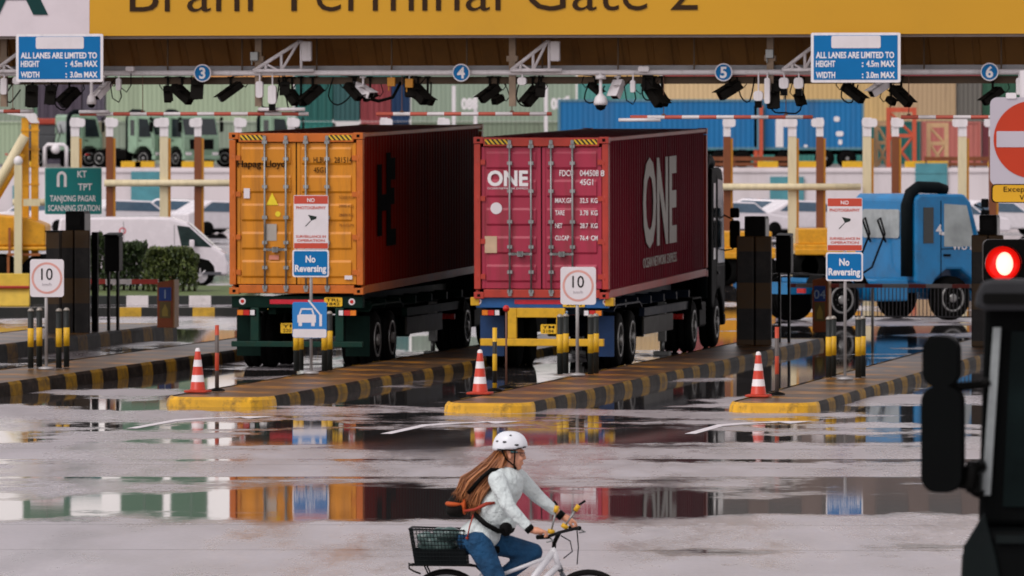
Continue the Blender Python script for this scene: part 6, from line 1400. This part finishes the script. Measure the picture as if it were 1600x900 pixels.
# hair: a volume of long tapering locks blown back
HM = bpy.data.materials.new('auburn hair'); HM.use_nodes = True; N, L = HM.node_tree.nodes, HM.node_tree.links; pb = N['Principled BSDF']
gg = N.new('ShaderNodeNewGeometry'); rr_ = N.new('ShaderNodeValToRGB'); L.new(gg.outputs['Random Per Island'], rr_.inputs[0]); rr_.color_ramp.elements[0].color = lin('6e3c1c') + [1]; rr_.color_ramp.elements[1].color = lin('b27444') + [1]; L.new(rr_.outputs[0], pb.inputs['Base Color']); pb.inputs['Roughness'].default_value = .45
mb = MB(); rnd = random.Random(3)
for i in range(950):
    f, g_, y_ = rnd.random(), rnd.random(), (rnd.random() - .5); w1, w2, w3 = [(rnd.random() - .5) for _ in range(3)]
    s0 = q(634 + 62 * f, 186 + 70 * g_, y_ * .15)
    m1 = q(556 + 100 * f + 14 * w1, 262 + 60 * f + 12 * w2, y_ * .22); m2 = q(446 + 118 * f + 30 * w2, 352 + 74 * f + 30 * w3, y_ * .27)
    m3 = q(412 + 125 * f + 26 * w3, 420 + 78 * f + 16 * w1, y_ * .28); e_ = q(402 + 135 * f + 60 * w1, 446 + 104 * f + 80 * w2, y_ * .26)
    mb.tube([s0, s0.lerp(m1, .5) + Vector((0, 0, .012 * w1)), m1, m1.lerp(m2, .5) + Vector((.012 * w3, 0, .022 * w2)), m2, m2.lerp(m3, .5) + Vector((0, 0, .02 * w3)), m3, e_], [v_ * (.35 + .5 * rnd.random()) for v_ in (.009, .009, .01, .01, .009, .008, .006, .001)], 4)
obj('hair', mb, HM, man, recalc=False)
mb = MB(); mb.ball(q(680, 215), (.075, .08, .07), 14, 10); mb.limb(q(655, 235), q(560, 350), .05, .06); mb.limb(q(560, 350), q(470, 460), .06, .04); solid('hair', mb, mat('auburn hair mass', '7d4a22', .5, var=.3, scale=20), man, .012, 4)
mb = MB(); mb.ball(q(722, 200), (.06, .081, .018), 14, 8); obj('headband', mb, mat('teal headband', '5aa0a6', .6), man)
# helmet
hc_ = q(706, 178); mb = MB(); U, V = 32, 14; rings = []
for j in range(V + 1):
    ph = R(90) * j / V; rg = []
    for i in range(U):
        a = 2 * math.pi * i / U; x = math.cos(a); rx = .143 if x > 0 else .136
        rr2 = math.sin(ph) ** .85; zz = math.cos(ph) ** .9 * .135 if j < V else 0
        ridge = 1 + .02 * math.cos(a * 2) ** 8 * math.sin(ph) + (.016 * math.cos(math.sin(a) * 10) * math.sin(ph))
        drop = -.02 if x < -.3 else (.004 if x > .4 else -.008)
        rg.append((hc_.x + rx * rr2 * x * ridge, .105 * rr2 * math.sin(a) * ridge, hc_.z + zz * ridge + (drop * (j / V) ** 3)))
    rings.append(mb._v(rg))
for a_, b_ in zip(rings, rings[1:]):
    for i in range(U):
        try: f = mb.bm.faces.new((a_[i], b_[i], b_[(i + 1) % U], a_[(i + 1) % U])); f.smooth = True
        except ValueError: pass
bmesh.ops.remove_doubles(mb.bm, verts=mb.bm.verts, dist=.0005)
hel = obj('helmet', mb, mat('white helmet', 'dfe2e6', .3, var=.03), man); so = hel.modifiers.new('thick', 'SOLIDIFY'); so.thickness = .012
mb = MB()
for X_, Y_, rx in ((683, 143, .018), (751, 160, .02), (640, 140, .012), (715, 108, .013)):
    for sy in (-1, 1):
        c_ = q(X_, Y_); dx = (c_.x - hc_.x) / .14; dz = (c_.z - hc_.z) / .135; yy = .105 * math.sqrt(max(.05, 1 - dx * dx - dz * dz)) * 1.03
        mb.ball((c_.x, sy * yy, c_.z), (rx, .009, .007), 10, 6)
obj('vent', mb, BLACK, hel)
mb = MB(); mb.tube([q(640, 186, -.09), q(720, 190, -.107), q(800, 172, -.05)], .006, 6); mb.tube([q(640, 186, .09), q(720, 190, .107), q(800, 172, .05)], .006, 6); obj('rim_trim', mb, BLACK, hel)
mb = MB()
for sy in (-1, 1): mb.tube([q(668, 190, sy * .092), q(690, 240, sy * .082), q(732, 275, sy * .066), q(752, 300, 0)], .007, 6); mb.tube([q(742, 185, sy * .088), q(738, 235, sy * .072), q(735, 275, sy * .066)], .006, 6)
mb.tube([q(735, 275, -.066), q(742, 318, 0)], .008, 6); obj('chin_strap', mb, BLACK, hel)
mb = MB(); mb.tube([q(715, 206, -.082), q(770, 204, -.064), q(783, 210, -.052)], .004, 6)
for sy in (-1, 1): mb.tube([q(768, 216, sy * .05), q(777, 204, sy * .048), q(790, 206, sy * .03), q(790, 222, sy * .022), q(778, 226, sy * .04), q(768, 216, sy * .05)], .003, 5)
obj('glasses', mb, mat('brown spectacle frame', '4b2a1c', .3), man)
# waist pouch and backpack
pouch = thing('waist_pouch', 'black waist pouch strapped round the cyclist', 'pouch', (0, DC, 0), YW)
mb = MB(); mb.tube([q(515, 545, -.165), q(580, 600, -.205), q(650, 640, -.19), q(700, 640, -.12), q(712, 630, 0)], .022, 8); obj('strap', mb, BLACK, pouch)
mb = MB(); mb.ball(q(690, 630, -.1), (.055, .07, .065), 14, 9); mb.ball(q(712, 620, .0), (.04, .1, .06), 14, 9); solid('pocket', mb, mat('pouch fabric', '141414', .7, var=.2, bump=.4), pouch, .01, 3)
bp = thing('backpack', 'small orange and black backpack on the back of the cyclist', 'backpack', (0, DC, 0), YW)
mb = MB(); mb.ball(q(420, 505), (.1, .135, .1), 16, 10); mb.ball(q(470, 470), (.06, .12, .11), 14, 9); mb.ball(q(395, 530), (.075, .12, .06), 14, 9); solid('bag', mb, mat('backpack black', '1c1a18', .7, var=.2, bump=.4), bp, .011, 4)
OR = mat('backpack orange', 'b04a14', .75, var=.12)
mb = MB(); mb.ball(q(405, 494, -.01), (.094, .142, .030), 16, 9); mb.ball(q(456, 500, -.06), (.022, .085, .085), 12, 9); solid('panel', mb, OR, bp, .01, 3)
mb = MB(); mb.tube([q(455, 530, -.15), q(520, 520, -.18), q(585, 488, -.185), q(632, 482, -.16)], [.009, .012, .016, .01], 8); mb.tube([q(512, 545, -.18), q(490, 620, -.19), q(478, 675, -.185)], .006, 6); mb.tube([q(478, 675, -.185), q(474, 686, -.185)], .013, 6); obj('hip_strap', mb, mat('strap red', '96301a', .6), bp)
mb = MB(); mb.tube([q(480, 430, -.13), q(560, 340, -.15), q(610, 298, -.135), q(655, 300, -.11), q(690, 360, -.1), q(705, 400, -.07)], .018, 8); mb.tube([q(480, 430, .13), q(600, 310, .13), q(720, 305, .11)], .018, 8); obj('shoulder_strap', mb, BLACK, bp)
mb = MB(); mb.tube([q(732, 330, .06), q(742, 372, .04), q(748, 395, .03)], .016, 8); obj('chest_strap', mb, OR, bp)
